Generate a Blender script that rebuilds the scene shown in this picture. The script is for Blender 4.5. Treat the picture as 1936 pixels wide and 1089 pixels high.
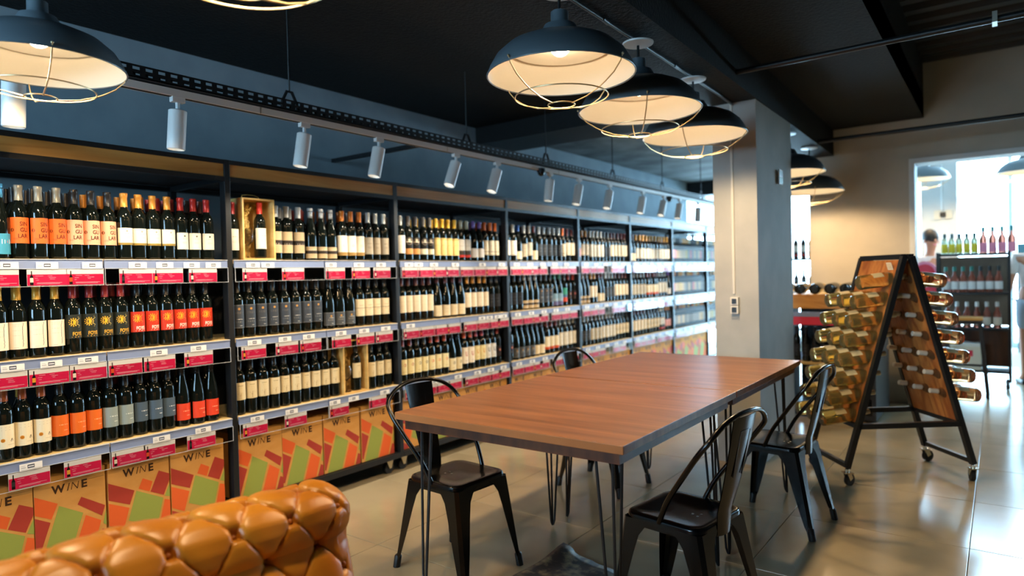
import bpy, bmesh, math, random
from mathutils import Vector, Matrix
random.seed(7)
for o in list(bpy.data.objects): bpy.data.objects.remove(o)
SC = bpy.context.scene
COL = SC.collection
PI = math.pi

def lin(h, k=1.0):
    """sRGB hex -> linear rgba"""
    h = h.lstrip('#'); out = []
    for i in (0, 2, 4):
        c = int(h[i:i+2], 16) / 255
        out.append((c / 12.92 if c <= .04045 else ((c + .055) / 1.055) ** 2.4) * k)
    return (*out, 1.0)

# ------------------------------------------------------------------ camera
HC = 1.27
YAW, PITCH, ROLL, FPX = .63878, -.018887, -.024151, 1242.93
cy_, sy_ = math.cos(YAW), math.sin(YAW)
fwd = Vector((-sy_, cy_, 0)); rgt = Vector((cy_, sy_, 0)); upv = Vector((0, 0, 1))
f2 = fwd * math.cos(PITCH) + upv * math.sin(PITCH); u2 = upv * math.cos(PITCH) - fwd * math.sin(PITCH)
r3 = rgt * math.cos(ROLL) + u2 * math.sin(ROLL); u3 = u2 * math.cos(ROLL) - rgt * math.sin(ROLL)
cd = bpy.data.cameras.new('camera'); cam = bpy.data.objects.new('camera', cd); COL.objects.link(cam)
M = Matrix((r3, u3, -f2)).transposed().to_4x4(); M.translation = (0, 0, HC); cam.matrix_world = M
cd.sensor_width = 36; cd.lens = FPX * 36 / 1936; cd.clip_start = .05
cd.dof.use_dof = True; cd.dof.focus_distance = 2.5; cd.dof.aperture_fstop = 1.6
SC.camera = cam

# ------------------------------------------------------------------ world, exposure
w = bpy.data.worlds.new('overcast_sky'); SC.world = w; w.use_nodes = True
bg = w.node_tree.nodes['Background']; bg.inputs[0].default_value = (.46, .76, 1.0, 1); bg.inputs[1].default_value = 21.0
SC.view_settings.view_transform = 'Standard'; SC.view_settings.look = 'None'
SC.view_settings.exposure = 0.35; SC.view_settings.gamma = 1.0
try: SC.view_settings.use_curve_mapping = False
except Exception: pass
SC.cycles.use_denoising = True
SC.cycles.max_bounces = 8; SC.cycles.diffuse_bounces = 3; SC.cycles.glossy_bounces = 4
SC.cycles.transmission_bounces = 6; SC.cycles.transparent_max_bounces = 12
SC.cycles.sample_clamp_indirect = 4.0; SC.cycles.caustics_reflective = False; SC.cycles.caustics_refractive = False

PENDANT_W, SPOT_W = 20.0, 11.0
WARM = (1.0, .69, .37)

# window openings: (name, centre, size, facing) – glazing, and a light portal in each
WIN = []

# ------------------------------------------------------------------ helpers
class MB:
    def __init__(s): s.v = []; s.f = []; s.m = []; s.c = []
    def add(s, vs, fs, m=0, c=None):
        o = len(s.v); s.v += [tuple(p) for p in vs]
        for f in fs: s.f.append(tuple(i + o for i in f)); s.m.append(m); s.c.append(c)
        return s
    def box(s, x0, x1, y0, y1, z0, z1, m=0, c=None):
        if x1 < x0: x0, x1 = x1, x0
        if y1 < y0: y0, y1 = y1, y0
        if z1 < z0: z0, z1 = z1, z0
        v = [(x0,y0,z0),(x1,y0,z0),(x1,y1,z0),(x0,y1,z0),(x0,y0,z1),(x1,y0,z1),(x1,y1,z1),(x0,y1,z1)]
        return s.add(v, [(0,3,2,1),(4,5,6,7),(0,1,5,4),(1,2,6,5),(2,3,7,6),(3,0,4,7)], m, c)
    def beam(s, a, b, w, h, up=(0,0,1), m=0, c=None):
        """box bar from a to b, w across, h along up"""
        a, b = Vector(a), Vector(b); d = (b - a).normalized(); u = Vector(up)
        if abs(d.dot(u)) > .98: u = Vector((1,0,0))
        sd = d.cross(u).normalized(); u = sd.cross(d).normalized()
        vs = []
        for p in (a, b):
            for (i, j) in ((-1,-1),(1,-1),(1,1),(-1,1)): vs.append(p + sd * (i*w/2) + u * (j*h/2))
        return s.add(vs, [(3,2,1,0),(4,5,6,7),(0,1,5,4),(1,2,6,5),(2,3,7,6),(3,0,4,7)], m, c)
    def tube(s, pts, r, n=8, closed=False, m=0, c=None):
        pts = [Vector(p) for p in pts]; N = len(pts)
        rr = r if isinstance(r, (list, tuple)) else [r]*N
        d0 = (pts[1]-pts[0]).normalized(); ref = Vector((0,0,1)) if abs(d0.z) < .9 else Vector((1,0,0))
        nn = d0.cross(ref).normalized(); vs = []
        for i, p in enumerate(pts):
            if closed: d = (pts[(i+1) % N] - pts[i-1]).normalized()
            else: d = (pts[min(i+1, N-1)] - pts[max(i-1, 0)]).normalized()
            nn = (nn - d * nn.dot(d)).normalized(); bb = d.cross(nn)
            for k in range(n):
                a = 2*PI*k/n; vs.append(p + (nn*math.cos(a) + bb*math.sin(a)) * rr[i])
        fs = []
        for i in range(N if closed else N-1):
            j = (i+1) % N
            for k in range(n): fs.append((i*n+k, i*n+(k+1) % n, j*n+(k+1) % n, j*n+k))
        if not closed: fs.append(tuple(range(n-1, -1, -1))); fs.append(tuple((N-1)*n+k for k in range(n)))
        return s.add(vs, fs, m, c)
    def lathe(s, prof, n=20, o=(0,0,0), m=0, c=None, cap=True):
        vs = []; fs = []
        for (r, z) in prof:
            for k in range(n):
                a = 2*PI*k/n; vs.append((o[0]+r*math.cos(a), o[1]+r*math.sin(a), o[2]+z))
        for i in range(len(prof)-1):
            for k in range(n): fs.append((i*n+k, i*n+(k+1) % n, (i+1)*n+(k+1) % n, (i+1)*n+k))
        if cap:
            if prof[0][0] > 1e-5: fs.append(tuple(range(n-1, -1, -1)))
            if prof[-1][0] > 1e-5: fs.append(tuple((len(prof)-1)*n+k for k in range(n)))
        return s.add(vs, fs, m, c)
    def sphere(s, o, r, n=12, k=8, m=0, c=None, sx=1, sy=1, sz=1):
        vs = []; fs = []
        for i in range(k+1):
            t = PI*i/k
            for j in range(n):
                a = 2*PI*j/n
                vs.append((o[0]+sx*r*math.sin(t)*math.cos(a), o[1]+sy*r*math.sin(t)*math.sin(a), o[2]-sz*r*math.cos(t)))
        for i in range(k):
            for j in range(n): fs.append((i*n+j, i*n+(j+1) % n, (i+1)*n+(j+1) % n, (i+1)*n+j))
        return s.add(vs, fs, m, c)
    def prism(s, poly, z0, z1, m=0, c=None):
        n = len(poly); vs = [(x,y,z0) for x,y in poly]+[(x,y,z1) for x,y in poly]
        fs = [tuple(range(n-1,-1,-1)), tuple(range(n,2*n))]+[(i,(i+1)%n,n+(i+1)%n,n+i) for i in range(n)]
        return s.add(vs, fs, m, c)
    def mesh(s, name, smooth=False, bevel=0):
        me = bpy.data.meshes.new(name); me.from_pydata(s.v, [], s.f)
        if any(s.m): me.polygons.foreach_set('material_index', s.m)
        if any(c is not None for c in s.c):
            at = me.color_attributes.new('Col', 'FLOAT_COLOR', 'CORNER'); buf = []
            for f, c in zip(s.f, s.c): buf += list(c or (.5,.5,.5,1)) * len(f)
            at.data.foreach_set('color', buf)
        if bevel or smooth is None:
            b = bmesh.new(); b.from_mesh(me)
            if bevel: bmesh.ops.bevel(b, geom=b.edges[:], offset=bevel, segments=2, affect='EDGES', profile=.5)
            b.to_mesh(me); b.free()
        if smooth:
            me.polygons.foreach_set('use_smooth', [True]*len(me.polygons))
            me.set_sharp_from_angle(angle=math.radians(smooth if smooth is not True else 40))
        me.update(); return me
    def build(s, name, mats, parent=None, smooth=False, bevel=0, **kw):
        me = s.mesh(name, smooth, bevel)
        for m in (mats if isinstance(mats, (list, tuple)) else [mats]): me.materials.append(m)
        return link(name, me, parent, **kw)

def link(name, me, parent=None, loc=None, rz=None, label=None, cat=None, group=None, kind=None, color=None):
    o = bpy.data.objects.new(name, me); COL.objects.link(o)
    if parent: o.parent = parent
    if loc is not None: o.location = loc
    if rz is not None: o.rotation_euler = (0, 0, rz)
    if label: o['label'] = label
    if cat: o['category'] = cat
    if group: o['group'] = group
    if kind: o['kind'] = kind
    if color: o.color = color
    return o
def empty(name, loc=(0,0,0), rz=0, **kw): return link(name, None, None, loc, rz, **kw)
def copy_tree(o, parent=None):
    c = o.copy(); COL.objects.link(c); c.parent = parent
    for ch in list(o.children): copy_tree(ch, c)
    return c
ORD = ['first','second','third','fourth','fifth','sixth','seventh','eighth','ninth','tenth','eleventh','twelfth','thirteenth','fourteenth','fifteenth','sixteenth']
NUM = ['zero','one','two','three','four','five','six','seven','eight','nine','ten','eleven','twelve','thirteen','fourteen','fifteen']

# ------------------------------------------------------------------ materials
def mat(name, col, rough=.5, metal=0, spec=.5, emit=None, es=0, trans=0, ior=1.45, bump=None, coat=0):
    m = bpy.data.materials.new(name); m.use_nodes = True; nt = m.node_tree; b = nt.nodes['Principled BSDF']
    b.inputs['Base Color'].default_value = lin(col) if isinstance(col, str) else col
    b.inputs['Roughness'].default_value = rough; b.inputs['Metallic'].default_value = metal
    b.inputs['Specular IOR Level'].default_value = spec; b.inputs['IOR'].default_value = ior
    b.inputs['Transmission Weight'].default_value = trans; b.inputs['Coat Weight'].default_value = coat
    if emit: b.inputs['Emission Color'].default_value = lin(emit) if isinstance(emit, str) else emit; b.inputs['Emission Strength'].default_value = es
    if bump:
        t = nt.nodes.new('ShaderNodeTexNoise'); t.inputs['Scale'].default_value = bump[0]; t.inputs['Detail'].default_value = 4
        tc = nt.nodes.new('ShaderNodeTexCoord'); nt.links.new(tc.outputs['Object'], t.inputs['Vector'])
        bp = nt.nodes.new('ShaderNodeBump'); bp.inputs['Strength'].default_value = bump[1]; bp.inputs['Distance'].default_value = bump[2] if len(bump) > 2 else .01
        nt.links.new(t.outputs['Fac'], bp.inputs['Height']); nt.links.new(bp.outputs['Normal'], b.inputs['Normal'])
    return m
def noisy(name, c1, c2, scale, rough=.5, stretch=(1,1,1), detail=5, spec=.5, bump=0, ramp=(.35,.65), coat=0, coord='Object', distort=0, randoff=False):
    """two-tone procedural surface: stretched noise between two colours"""
    m = mat(name, c1, rough, spec=spec, coat=coat); nt = m.node_tree; b = nt.nodes['Principled BSDF']; N = nt.nodes.new
    tc = N('ShaderNodeTexCoord'); mp = N('ShaderNodeMapping'); mp.inputs['Scale'].default_value = stretch
    vec = tc.outputs[coord]
    if randoff:
        oi = N('ShaderNodeObjectInfo'); ad = N('ShaderNodeVectorMath'); ad.operation = 'ADD'
        ml = N('ShaderNodeMath'); ml.operation = 'MULTIPLY'; ml.inputs[1].default_value = 37.0
        nt.links.new(oi.outputs['Random'], ml.inputs[0]); nt.links.new(vec, ad.inputs[0]); nt.links.new(ml.outputs[0], ad.inputs[1]); vec = ad.outputs[0]
    t = N('ShaderNodeTexNoise'); t.inputs['Scale'].default_value = scale; t.inputs['Detail'].default_value = detail; t.inputs['Distortion'].default_value = distort
    rp = N('ShaderNodeValToRGB'); rp.color_ramp.elements[0].position = ramp[0]; rp.color_ramp.elements[1].position = ramp[1]
    rp.color_ramp.elements[0].color = lin(c1) if isinstance(c1, str) else c1; rp.color_ramp.elements[1].color = lin(c2) if isinstance(c2, str) else c2
    nt.links.new(vec, mp.inputs[0]); nt.links.new(mp.outputs[0], t.inputs['Vector'])
    nt.links.new(t.outputs['Fac'], rp.inputs[0]); nt.links.new(rp.outputs[0], b.inputs['Base Color'])
    if bump:
        bp = N('ShaderNodeBump'); bp.inputs['Strength'].default_value = bump; bp.inputs['Distance'].default_value = .005
        nt.links.new(t.outputs['Fac'], bp.inputs['Height']); nt.links.new(bp.outputs['Normal'], b.inputs['Normal'])
    return m
def attr_mat(name, rough=.5, spec=.4, objcol=False, metal=0):
    m = mat(name, '808080', rough, metal, spec); nt = m.node_tree; b = nt.nodes['Principled BSDF']
    if objcol: n = nt.nodes.new('ShaderNodeObjectInfo'); nt.links.new(n.outputs['Color'], b.inputs['Base Color'])
    else: n = nt.nodes.new('ShaderNodeVertexColor'); n.layer_name = 'Col'; nt.links.new(n.outputs['Color'], b.inputs['Base Color'])
    return m
def clear_mat(name, tint=(1,1,1,1), refl=.08, rough=.02):
    """thin clear pane: mostly transparent, a little mirror"""
    m = bpy.data.materials.new(name); m.use_nodes = True; nt = m.node_tree; nt.nodes.clear(); N = nt.nodes.new
    out = N('ShaderNodeOutputMaterial'); mx = N('ShaderNodeMixShader'); tr = N('ShaderNodeBsdfTransparent'); gl = N('ShaderNodeBsdfGlossy')
    tr.inputs[0].default_value = tint; gl.inputs['Roughness'].default_value = rough
    lw = N('ShaderNodeLayerWeight'); lw.inputs[0].default_value = .12
    sc_ = N('ShaderNodeMath'); sc_.operation = 'MULTIPLY'; sc_.inputs[1].default_value = .28; nt.links.new(lw.outputs[0], sc_.inputs[0]); nt.links.new(sc_.outputs[0], mx.inputs[0]); nt.links.new(tr.outputs[0], mx.inputs[1]); nt.links.new(gl.outputs[0], mx.inputs[2]); nt.links.new(mx.outputs[0], out.inputs[0])
    return m

m_ceil = noisy('black_plaster', '060606', '101111', 60, .75, spec=.3, bump=.9)
m_bay = noisy('grey_ceiling', '4c5254', '757c7e', 3, .8, detail=8, spec=.2, bump=.4)
m_beam = noisy('black_paint', '0b0b0b', '101011', 25, .55, spec=.35, bump=.3)
m_wall = noisy('blue_tinted_wall', '8899a3', '95a5ae', 4, .8, spec=.2, bump=.05)  # bluish cast of the daylight mixed into a white wall's colour
m_wall_far = noisy('cream_wall', 'b8b2a6', 'c4bdb0', 3, .8, spec=.2, bump=.05)
m_greywall = noisy('charcoal_wall', '3a3c3e', '444648', 4, .8, spec=.2)
m_col = noisy('column_plaster', 'a9aaa6', 'b4b4af', 5, .75, spec=.25, bump=.08)
m_white = noisy('white_plaster', 'd8dde0', 'e2e6e8', 3, .7, spec=.2)
m_tile = noisy('porcelain_tile', '988a6e', 'a99a7c', 2.2, .17, stretch=(1,1,1), spec=.5, randoff=True, detail=6)
m_grout = mat('tile_grout', '8d8572', .8)
m_black = mat('black_steel', '15171a', .42, spec=.5, bump=(120, .08))
m_blackgloss = mat('black_enamel', '050505', .2, spec=.45, bump=(30, .02))
m_glass = mat('dark_bottle_glass', (.004, .006, .005, 1), .04, spec=.5)
m_cap = attr_mat('foil_capsule', .32, .5, objcol=True, metal=.15)
m_print = attr_mat('printed_paper', .55, .3)
m_printgloss = attr_mat('glossy_print', .3, .4)
m_attr_cap = attr_mat('foil_capsule_rear', .32, .5, metal=.15)
m_pine = noisy('pine_board', 'a8702f', 'd09a52', 2.2, .45, stretch=(1,.5,7), distort=1.6, ramp=(.3,.7), randoff=True)
m_darkboard = noisy('dark_brown_board', '2a1609', '3f2410', 3, .5, stretch=(1,6,1), randoff=True)  # top board, much darker brown than the pine fascia
m_board = noisy('pale_shelf_board', 'c8a868', 'd8bc80', 5, .5, stretch=(8,1,1), randoff=True)
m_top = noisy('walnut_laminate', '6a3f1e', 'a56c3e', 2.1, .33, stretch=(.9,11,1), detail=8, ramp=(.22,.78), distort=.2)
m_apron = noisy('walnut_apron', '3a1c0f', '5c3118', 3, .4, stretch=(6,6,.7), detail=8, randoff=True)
m_leather = noisy('tan_leather', 'ab6614', 'cc8826', 3, .34, spec=.5, detail=3, bump=.04)
m_leather_b = mat('leather_button', '9c5618', .4)
m_card = noisy('corrugated_cardboard', 'c48d49', 'd09a56', 6, .75, stretch=(1,1,3), spec=.15)
m_rail = mat('blue_grey_ticket_strip', '7f90b6', .3, spec=.5)
m_acryl = clear_mat('clear_acrylic_flap', (.93,.95,.96,1))
m_acedge = mat('acrylic_edge', 'c9cdd2', .25)
m_tag = attr_mat('price_tag_print', .5, .3)
m_metal = mat('brushed_steel', 'b8b2a4', .3, metal=.9)
m_chrome = mat('zinc_plate', 'c8c0ac', .25, metal=1)
m_shade = mat('slate_blue_enamel', '5a666e', .38, spec=.5, coat=.2)
m_enamel = mat('white_enamel', 'f2ead8', .45, spec=.3)
m_bulb = mat('glowing_bulb', 'ffffff', .4, emit=(1,.78,.52,1), es=44)
m_wire = mat('cage_wire', 'c9b48c', .3, metal=.7)
m_whitemetal = mat('white_powder_coat', 'dfe3e4', .4)
m_ledface = mat('spot_lens', 'ffffff', .4, emit=(1,.86,.66,1), es=6)
m_rubber = mat('caster_rubber', '141414', .5)
m_conduit = mat('galvanised_conduit', '6d7072', .35, metal=.8)
m_rackwood = noisy('oiled_pine_panel', '97501f', 'c4803f', 2.5, .42, stretch=(7,7,.6), distort=1.0, randoff=True)
m_gift = noisy('gift_box_wood', 'caa05a', 'e0bd78', 4, .5, stretch=(1,1,6), randoff=True)
m_straw = noisy('wood_wool', 'dcae4c', 'f8dc88', 30, .6)
m_clear = mat('clear_glass', (.95,.98,1,1), .02, trans=1.0, ior=1.45)
m_whitewine = mat('white_wine_glass', (.93,.78,.30,1), .03, trans=.92, ior=1.36)
m_rose = mat('rose_wine_glass', (.98,.50,.22,1), .03, trans=.92, ior=1.36)
m_pane = clear_mat('window_glass', (.97,.99,1,1))
m_frame = mat('window_frame_white', 'e4e8ea', .5)
m_rug = noisy('grey_hide', '1c1b1b', '8a7d5c', 22, .55, detail=6, ramp=(.48,.74), bump=.4)
m_skin = noisy('skin', 'b98468', 'c4917a', 5, .5)
m_hair_g = noisy('grey_hair', '8d9092', 'b3b6b8', 30, .6)
m_hair_d = noisy('dark_hair', '1d1a1a', '33302e', 30, .6)
m_shirt = noisy('white_cotton', 'd6d6da', 'e6e6ea', 8, .8)
m_short = noisy('blue_grey_cotton', '8ea3b8', '9bb0c4', 8, .8)
m_pink = mat('pink_plastic', 'e58cb0', .4); m_red = mat('red_plastic', 'd6304c', .4)
m_deck = mat('painted_steel_deck', '18191b', .4, spec=.5)
m_taupe = noisy('taupe_stand_in', '6e6258', '85786c', 3, .7)
m_teal = mat('teal_panel', '33606b', .5)
m_plastic = mat('white_plastic', 'dcd8cc', .4); m_dark = mat('dark_plastic', '16181a', .4)
m_exit = attr_mat('sign_print', .4)

# ------------------------------------------------------------------ text outlines as flat polygons
_tx = {}
def text2d(body, size=1.0, bold=0.0, shear=0.0):
    """(verts2d, faces, width) of a line of text, origin left on the baseline"""
    k = (body, bold, shear)
    if k not in _tx:
        cu = bpy.data.curves.new('t', 'FONT'); cu.body = body; cu.size = 1; cu.offset = bold; cu.shear = shear; cu.resolution_u = 3
        ob = bpy.data.objects.new('t', cu); COL.objects.link(ob)
        dg = bpy.context.evaluated_depsgraph_get(); dg.update(); ev = ob.evaluated_get(dg); me = ev.to_mesh()
        vs = [(v.co.x, v.co.y) for v in me.vertices]; fs = [tuple(p.vertices) for p in me.polygons]; ev.to_mesh_clear()
        bpy.data.objects.remove(ob); bpy.data.curves.remove(cu)
        _tx[k] = (vs, fs, max([v[0] for v in vs], default=0))
    vs, fs, wd = _tx[k]
    return [(x*size, y*size) for x, y in vs], fs, wd*size

class Print:
    """flat artwork in metres (u across, v up); layers lie one above another"""
    def __init__(s): s.items = []
    def poly(s, pts, col, lay=1): s.items.append((pts, [tuple(range(len(pts)))], lin(col), lay)); return s
    def rect(s, u0, u1, v0, v1, col, lay=1, n=1):
        for i in range(n):
            a = u0+(u1-u0)*i/n; b = u0+(u1-u0)*(i+1)/n; s.poly([(a,v0),(b,v0),(b,v1),(a,v1)], col, lay)
        return s
    def disc(s, u, v, r, col, lay=1, n=14, ry=None):
        return s.poly([(u+r*math.cos(2*PI*k/n), v+(ry or r)*math.sin(2*PI*k/n)) for k in range(n)], col, lay)
    def ring(s, u, v, r, t, col, lay=1, n=16, a0=0, a1=2*PI):
        for k in range(n):
            a = a0+(a1-a0)*k/n; b = a0+(a1-a0)*(k+1)/n
            s.poly([(u+r*math.cos(a),v+r*math.sin(a)),(u+r*math.cos(b),v+r*math.sin(b)),(u+(r-t)*math.cos(b),v+(r-t)*math.sin(b)),(u+(r-t)*math.cos(a),v+(r-t)*math.sin(a))], col, lay)
        return s
    def text(s, body, u, v, size, col, align='c', bold=0.0, lay=2, shear=0.0, sx=1.0):
        vs, fs, wd = text2d(body, size, bold, shear); wd *= sx
        o = u-wd/2 if align == 'c' else (u-wd if align == 'r' else u)
        s.items.append(([(o+x*sx, v+y) for x, y in vs], fs, lin(col), lay)); return s
    def sun(s, u, v, r, col, n=10, lay=1):
        s.disc(u, v, r*.5, col, lay)
        for k in range(n):
            a = 2*PI*k/n; b = .2
            s.poly([(u+r*.42*math.cos(a-b),v+r*.42*math.sin(a-b)),(u+r*math.cos(a-b*.5),v+r*math.sin(a-b*.5)),(u+r*math.cos(a+b*.5),v+r*math.sin(a+b*.5)),(u+r*.42*math.cos(a+b),v+r*.42*math.sin(a+b))], col, lay)
        return s
    def onto(s, mb, fn):
        for pts, fs, c, lay in s.items: mb.add([fn(u, v, lay) for u, v in pts], fs, 0, c)

# ================================================================== SETTING
CZ = 2.61            # slab
WX = -3.80           # left wall
FY = 7.05            # far wall
EY = 11.6            # window front
S = lambda n, mb, m, lab, parent=None, **k: mb.build(n, m, parent, kind='structure', label=lab, **k)
fl = MB().box(-4.1, 4.2, -3.2, 14.2, -.12, -.006)
floor = S('floor', fl, m_grout, 'beige porcelain tiled shop floor')
tm = MB().box(-.3785, .3785, -.3585, .3585, -.02, 0).mesh('tile', bevel=.0015); tm.materials.append(m_tile)
for i in range(-5, 4):
    for j in range(-2, 13):
        link('tile', tm, floor, loc=(-.12+.38+.76*i, 3.545+.36+.72*(j-4), 0))
S('wall_left', MB().box(WX-.2, WX, -3.2, 9.62, 0, CZ), m_wall, 'wall above and behind the wine shelves, daylight blue put in its colour')
S('wall_back', MB().box(-4.0, 4.2, -3.3, -3.1, 0, 1.2).box(-4.0, 4.2, -3.3, -3.1, 2.55, 3.2).box(-4.0, -3.75, -3.3, -3.1, 1.2, 2.55).box(-1.0, 4.2, -3.3, -3.1, 1.2, 2.55), m_greywall, 'wall with an added window opening behind the camera')
S('wall_right', MB().box(3.9, 4.1, -3.2, 12.6, 0, 4.1), m_greywall, 'plain dark right hand wall out of the picture')
S('ceiling_bay', MB().box(WX, -1.50, 5.12, 9.62, CZ-.004, CZ), m_bay, 'lighter grey ceiling bay beyond the cross beam')  # bay past the cross beam, coloured lighter than the black slab
S('ceiling', MB().box(-4.0, -1.20, -3.2, EY, CZ, CZ+.2).box(-1.20, -.545, -3.2, FY, CZ, CZ+.2), m_ceil, 'rough black painted ceiling slab')
# steel deck over the right aisle
dk = MB(); pr = []
x = -.545
while x < 4.2: pr += [(x, 3.18), (x+.07, 3.18), (x+.09, 3.10), (x+.16, 3.10)]; x += .18
# ribs run along X: build profile along Y
dk = MB(); y = -3.2; vs = []; fs = []
while y < FY:
    for (yy, z) in ((y, 3.17), (y+.09, 3.17), (y+.12, 3.10), (y+.21, 3.10)):
        vs += [(-.56, yy, z), (4.1, yy, z)]
    y += .24
for i in range(len(vs)//2-1): fs.append((2*i, 2*i+1, 2*i+3, 2*i+2))
dk.add(vs, fs); S('ceiling_deck', dk, m_deck, 'black corrugated steel deck over the right aisle')
S('trim_1', MB().box(-.60, -.545, -3.2, FY, CZ-.001, 3.2), m_ceil, 'black edge face of the ceiling slab')
def rotY(mb, piv, ang):
    c, s_ = math.cos(ang), math.sin(ang)
    mb.v = [(piv[0]+(x-piv[0])*c-(y-piv[1])*s_, piv[1]+(x-piv[0])*s_+(y-piv[1])*c, z) for x, y, z in mb.v]; return mb
BA = math.radians(1.2)
S('beam_long', rotY(MB().box(-1.53, -1.235, -3.2, EY-.1, 2.36, CZ+.01), (-1.38, 4.3), BA), m_ceil, 'black ceiling beam running along above the table')
S('beam_cross', MB().box(WX, -1.3, 4.62, 5.12, 2.46, CZ+.01), m_beam, 'black cross beam meeting the wall above the shelves')
S('beam_far', MB().box(WX-.2, -1.2, 9.62, 9.9, 2.40, CZ+.01), m_beam, 'black beam above the far window')
S('column', rotY(MB().box(-1.527, -1.245, 4.33, 5.24, 0, 2.36), (-1.245, 4.33), BA*.5), m_col, 'grey plastered square column behind the table')
# far wall with the wide opening
fw = MB().box(-1.52, -.66, FY, FY+.22, 0, 4.1).box(-.66, 2.0, FY, FY+.22, 2.245, 4.1).box(2.0, 4.1, FY, FY+.22, 0, 4.1)
S('wall_far', fw, m_wall_far, 'cream wall with a wide opening to the next room')
S('door_1', MB().box(-.664, -.62, FY-.012, FY+.232, 0, 2.25).box(-.62, 1.96, FY-.012, FY+.232, 2.205, 2.25).box(1.96, 2.004, FY-.012, FY+.232, 0, 2.25), m_white, 'white lining of the wide opening')
# next room
S('ceiling_next', MB().box(-1.2, 4.1, FY+.22, 12.7, 3.95, 4.1).box(-1.25, -1.2, FY+.22, 12.7, CZ, 4.1), m_white, 'white ceiling of the bright next room')
S('column_next', MB().box(-.84, -.44, 10.3, 10.6, 0, 3.95), m_white, 'pale blue white column in the bright next room')
# window front at the far end
def window(n, x0, x1, z0, z1, y, lab, cols):
    fr = MB().box(x0, x1, y-.04, y+.04, z0, z0+.07).box(x0, x1, y-.04, y+.04, z1-.07, z1).box(x0, x0+.07, y-.04, y+.04, z0, z1).box(x1-.07, x1, y-.04, y+.04, z0, z1)
    o = S(n, fr, m_frame, lab)
    wd = (x1-x0-.14)/cols
    for k in range(cols):
        a = x0+.07+wd*k
        if k: MB().box(a-.03, a+.03, y-.035, y+.035, z0+.07, z1-.07).build('mullion', m_frame, o)
        MB().box(a+.03 if k else a, a+wd-.03 if k < cols-1 else a+wd, y-.004, y+.004, z0+.07, z1-.07).build('pane', m_pane, o)
    return o
window('window_1', -4.0, -1.25, 0, 2.62, EY, 'bright glazed shop front beyond the end of the shelves', 3)
sw = S('window_4', MB().box(-3.94, -3.86, 9.62, 11.56, 0, .07).box(-3.94, -3.86, 9.62, 11.56, 2.54, 2.61).box(-3.94, -3.86, 9.62, 9.69, .07, 2.54).box(-3.94, -3.86, 11.49, 11.56, .07, 2.54), m_frame, 'bright side window at the far end of the shelves')
MB().box(-3.904, -3.896, 9.69, 11.49, .07, 2.54).build('pane', m_pane, sw)
window('window_2', -1.2, 4.0, .0, 3.95, 12.6, 'bright glazed shop front of the next room', 4)
S('wall_next_left', MB().box(-1.3, -1.2, EY, 12.6, 0, 4.1), m_white, 'white return wall of the next room')
window('added_window', -3.75, -1.0, 1.2, 2.55, -3.2, 'added unseen window behind the camera, daylight for the left wall', 3)  # unseen window added to bring blue daylight onto the left wall
def portal(name, loc, rot, sx, sy):
    l = bpy.data.lights.new(name, 'AREA'); l.shape = 'RECTANGLE'; l.size = sx; l.size_y = sy; l.cycles.is_portal = True
    o = bpy.data.objects.new(name, l); COL.objects.link(o); o.location = loc; o.rotation_euler = rot
portal('daylight_portal', (-2.5, EY+.06, 1.31), (-PI/2, 0, 0), 3.0, 2.62)
portal('daylight_portal', (-3.96, 10.6, 1.3), (0, -PI/2, 0), 2.6, 1.9)
portal('daylight_portal', (1.4, 12.66, 1.975), (-PI/2, 0, 0), 5.2, 3.95)
portal('daylight_portal', (-2.375, -3.26, 1.875), (PI/2, 0, 0), 2.75, 1.35)

# ================================================================== BOTTLES
PROF = {
 'bordeaux': [(.0, .004), (.026, 0), (.0305, .003), (.0315, .010), (.0315, .188), (.0298, .203), (.0235, .218), (.0160, .229), (.0135, .240), (.0130, .282), (.0150, .285), (.0150, .297), (.0, .2975)],
 'burgundy': [(.0, .004), (.028, 0), (.0330, .003), (.0340, .012), (.0340, .140), (.0322, .160), (.0275, .188), (.0200, .218), (.0150, .245), (.0138, .280), (.0155, .283), (.0155, .295), (.0, .2955)],
}
BR = {'bordeaux': .0315, 'burgundy': .0340}
BME = {}; CME = {}
for k in PROF:
    BME[k] = MB().lathe(PROF[k], 22).mesh('bottle_glass', 50); BME[k].materials.append(m_glass)
    r0 = .0146
    CME[k] = MB().lathe([(r0+.0012, .238), (r0+.0006, .239), (r0-.0004, .281), (.0160, .284), (.0162, .2985), (.0150, .3005), (0, .301)], 16).mesh('capsule', 50); CME[k].materials.append(m_cap)
LW = {}
def label_mesh(key, shape, z0, z1, span, base, art=None, bands=()):
    """curved paper label, facing +X"""
    R = BR[shape]; mb = MB(); n = 12
    def fn(u, v, lay=0):
        a = u/R; r = R+.0005+.00025*lay; return (r*math.cos(a), r*math.sin(a), v)
    h = span*R/2
    zs = [(z0, z1, base)] + [(a, b, c) for a, b, c in bands]
    for k, (a, b, c) in enumerate(zs):
        p = Print().rect(-h, h, a, b, c, 0 if k == 0 else .5, n); p.onto(mb, fn)
    if art:
        p = Print(); art(p, z0, z1, h); p.onto(mb, fn)
    me = mb.mesh('label', 60); me.materials.append(m_print); LW[key] = me

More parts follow.
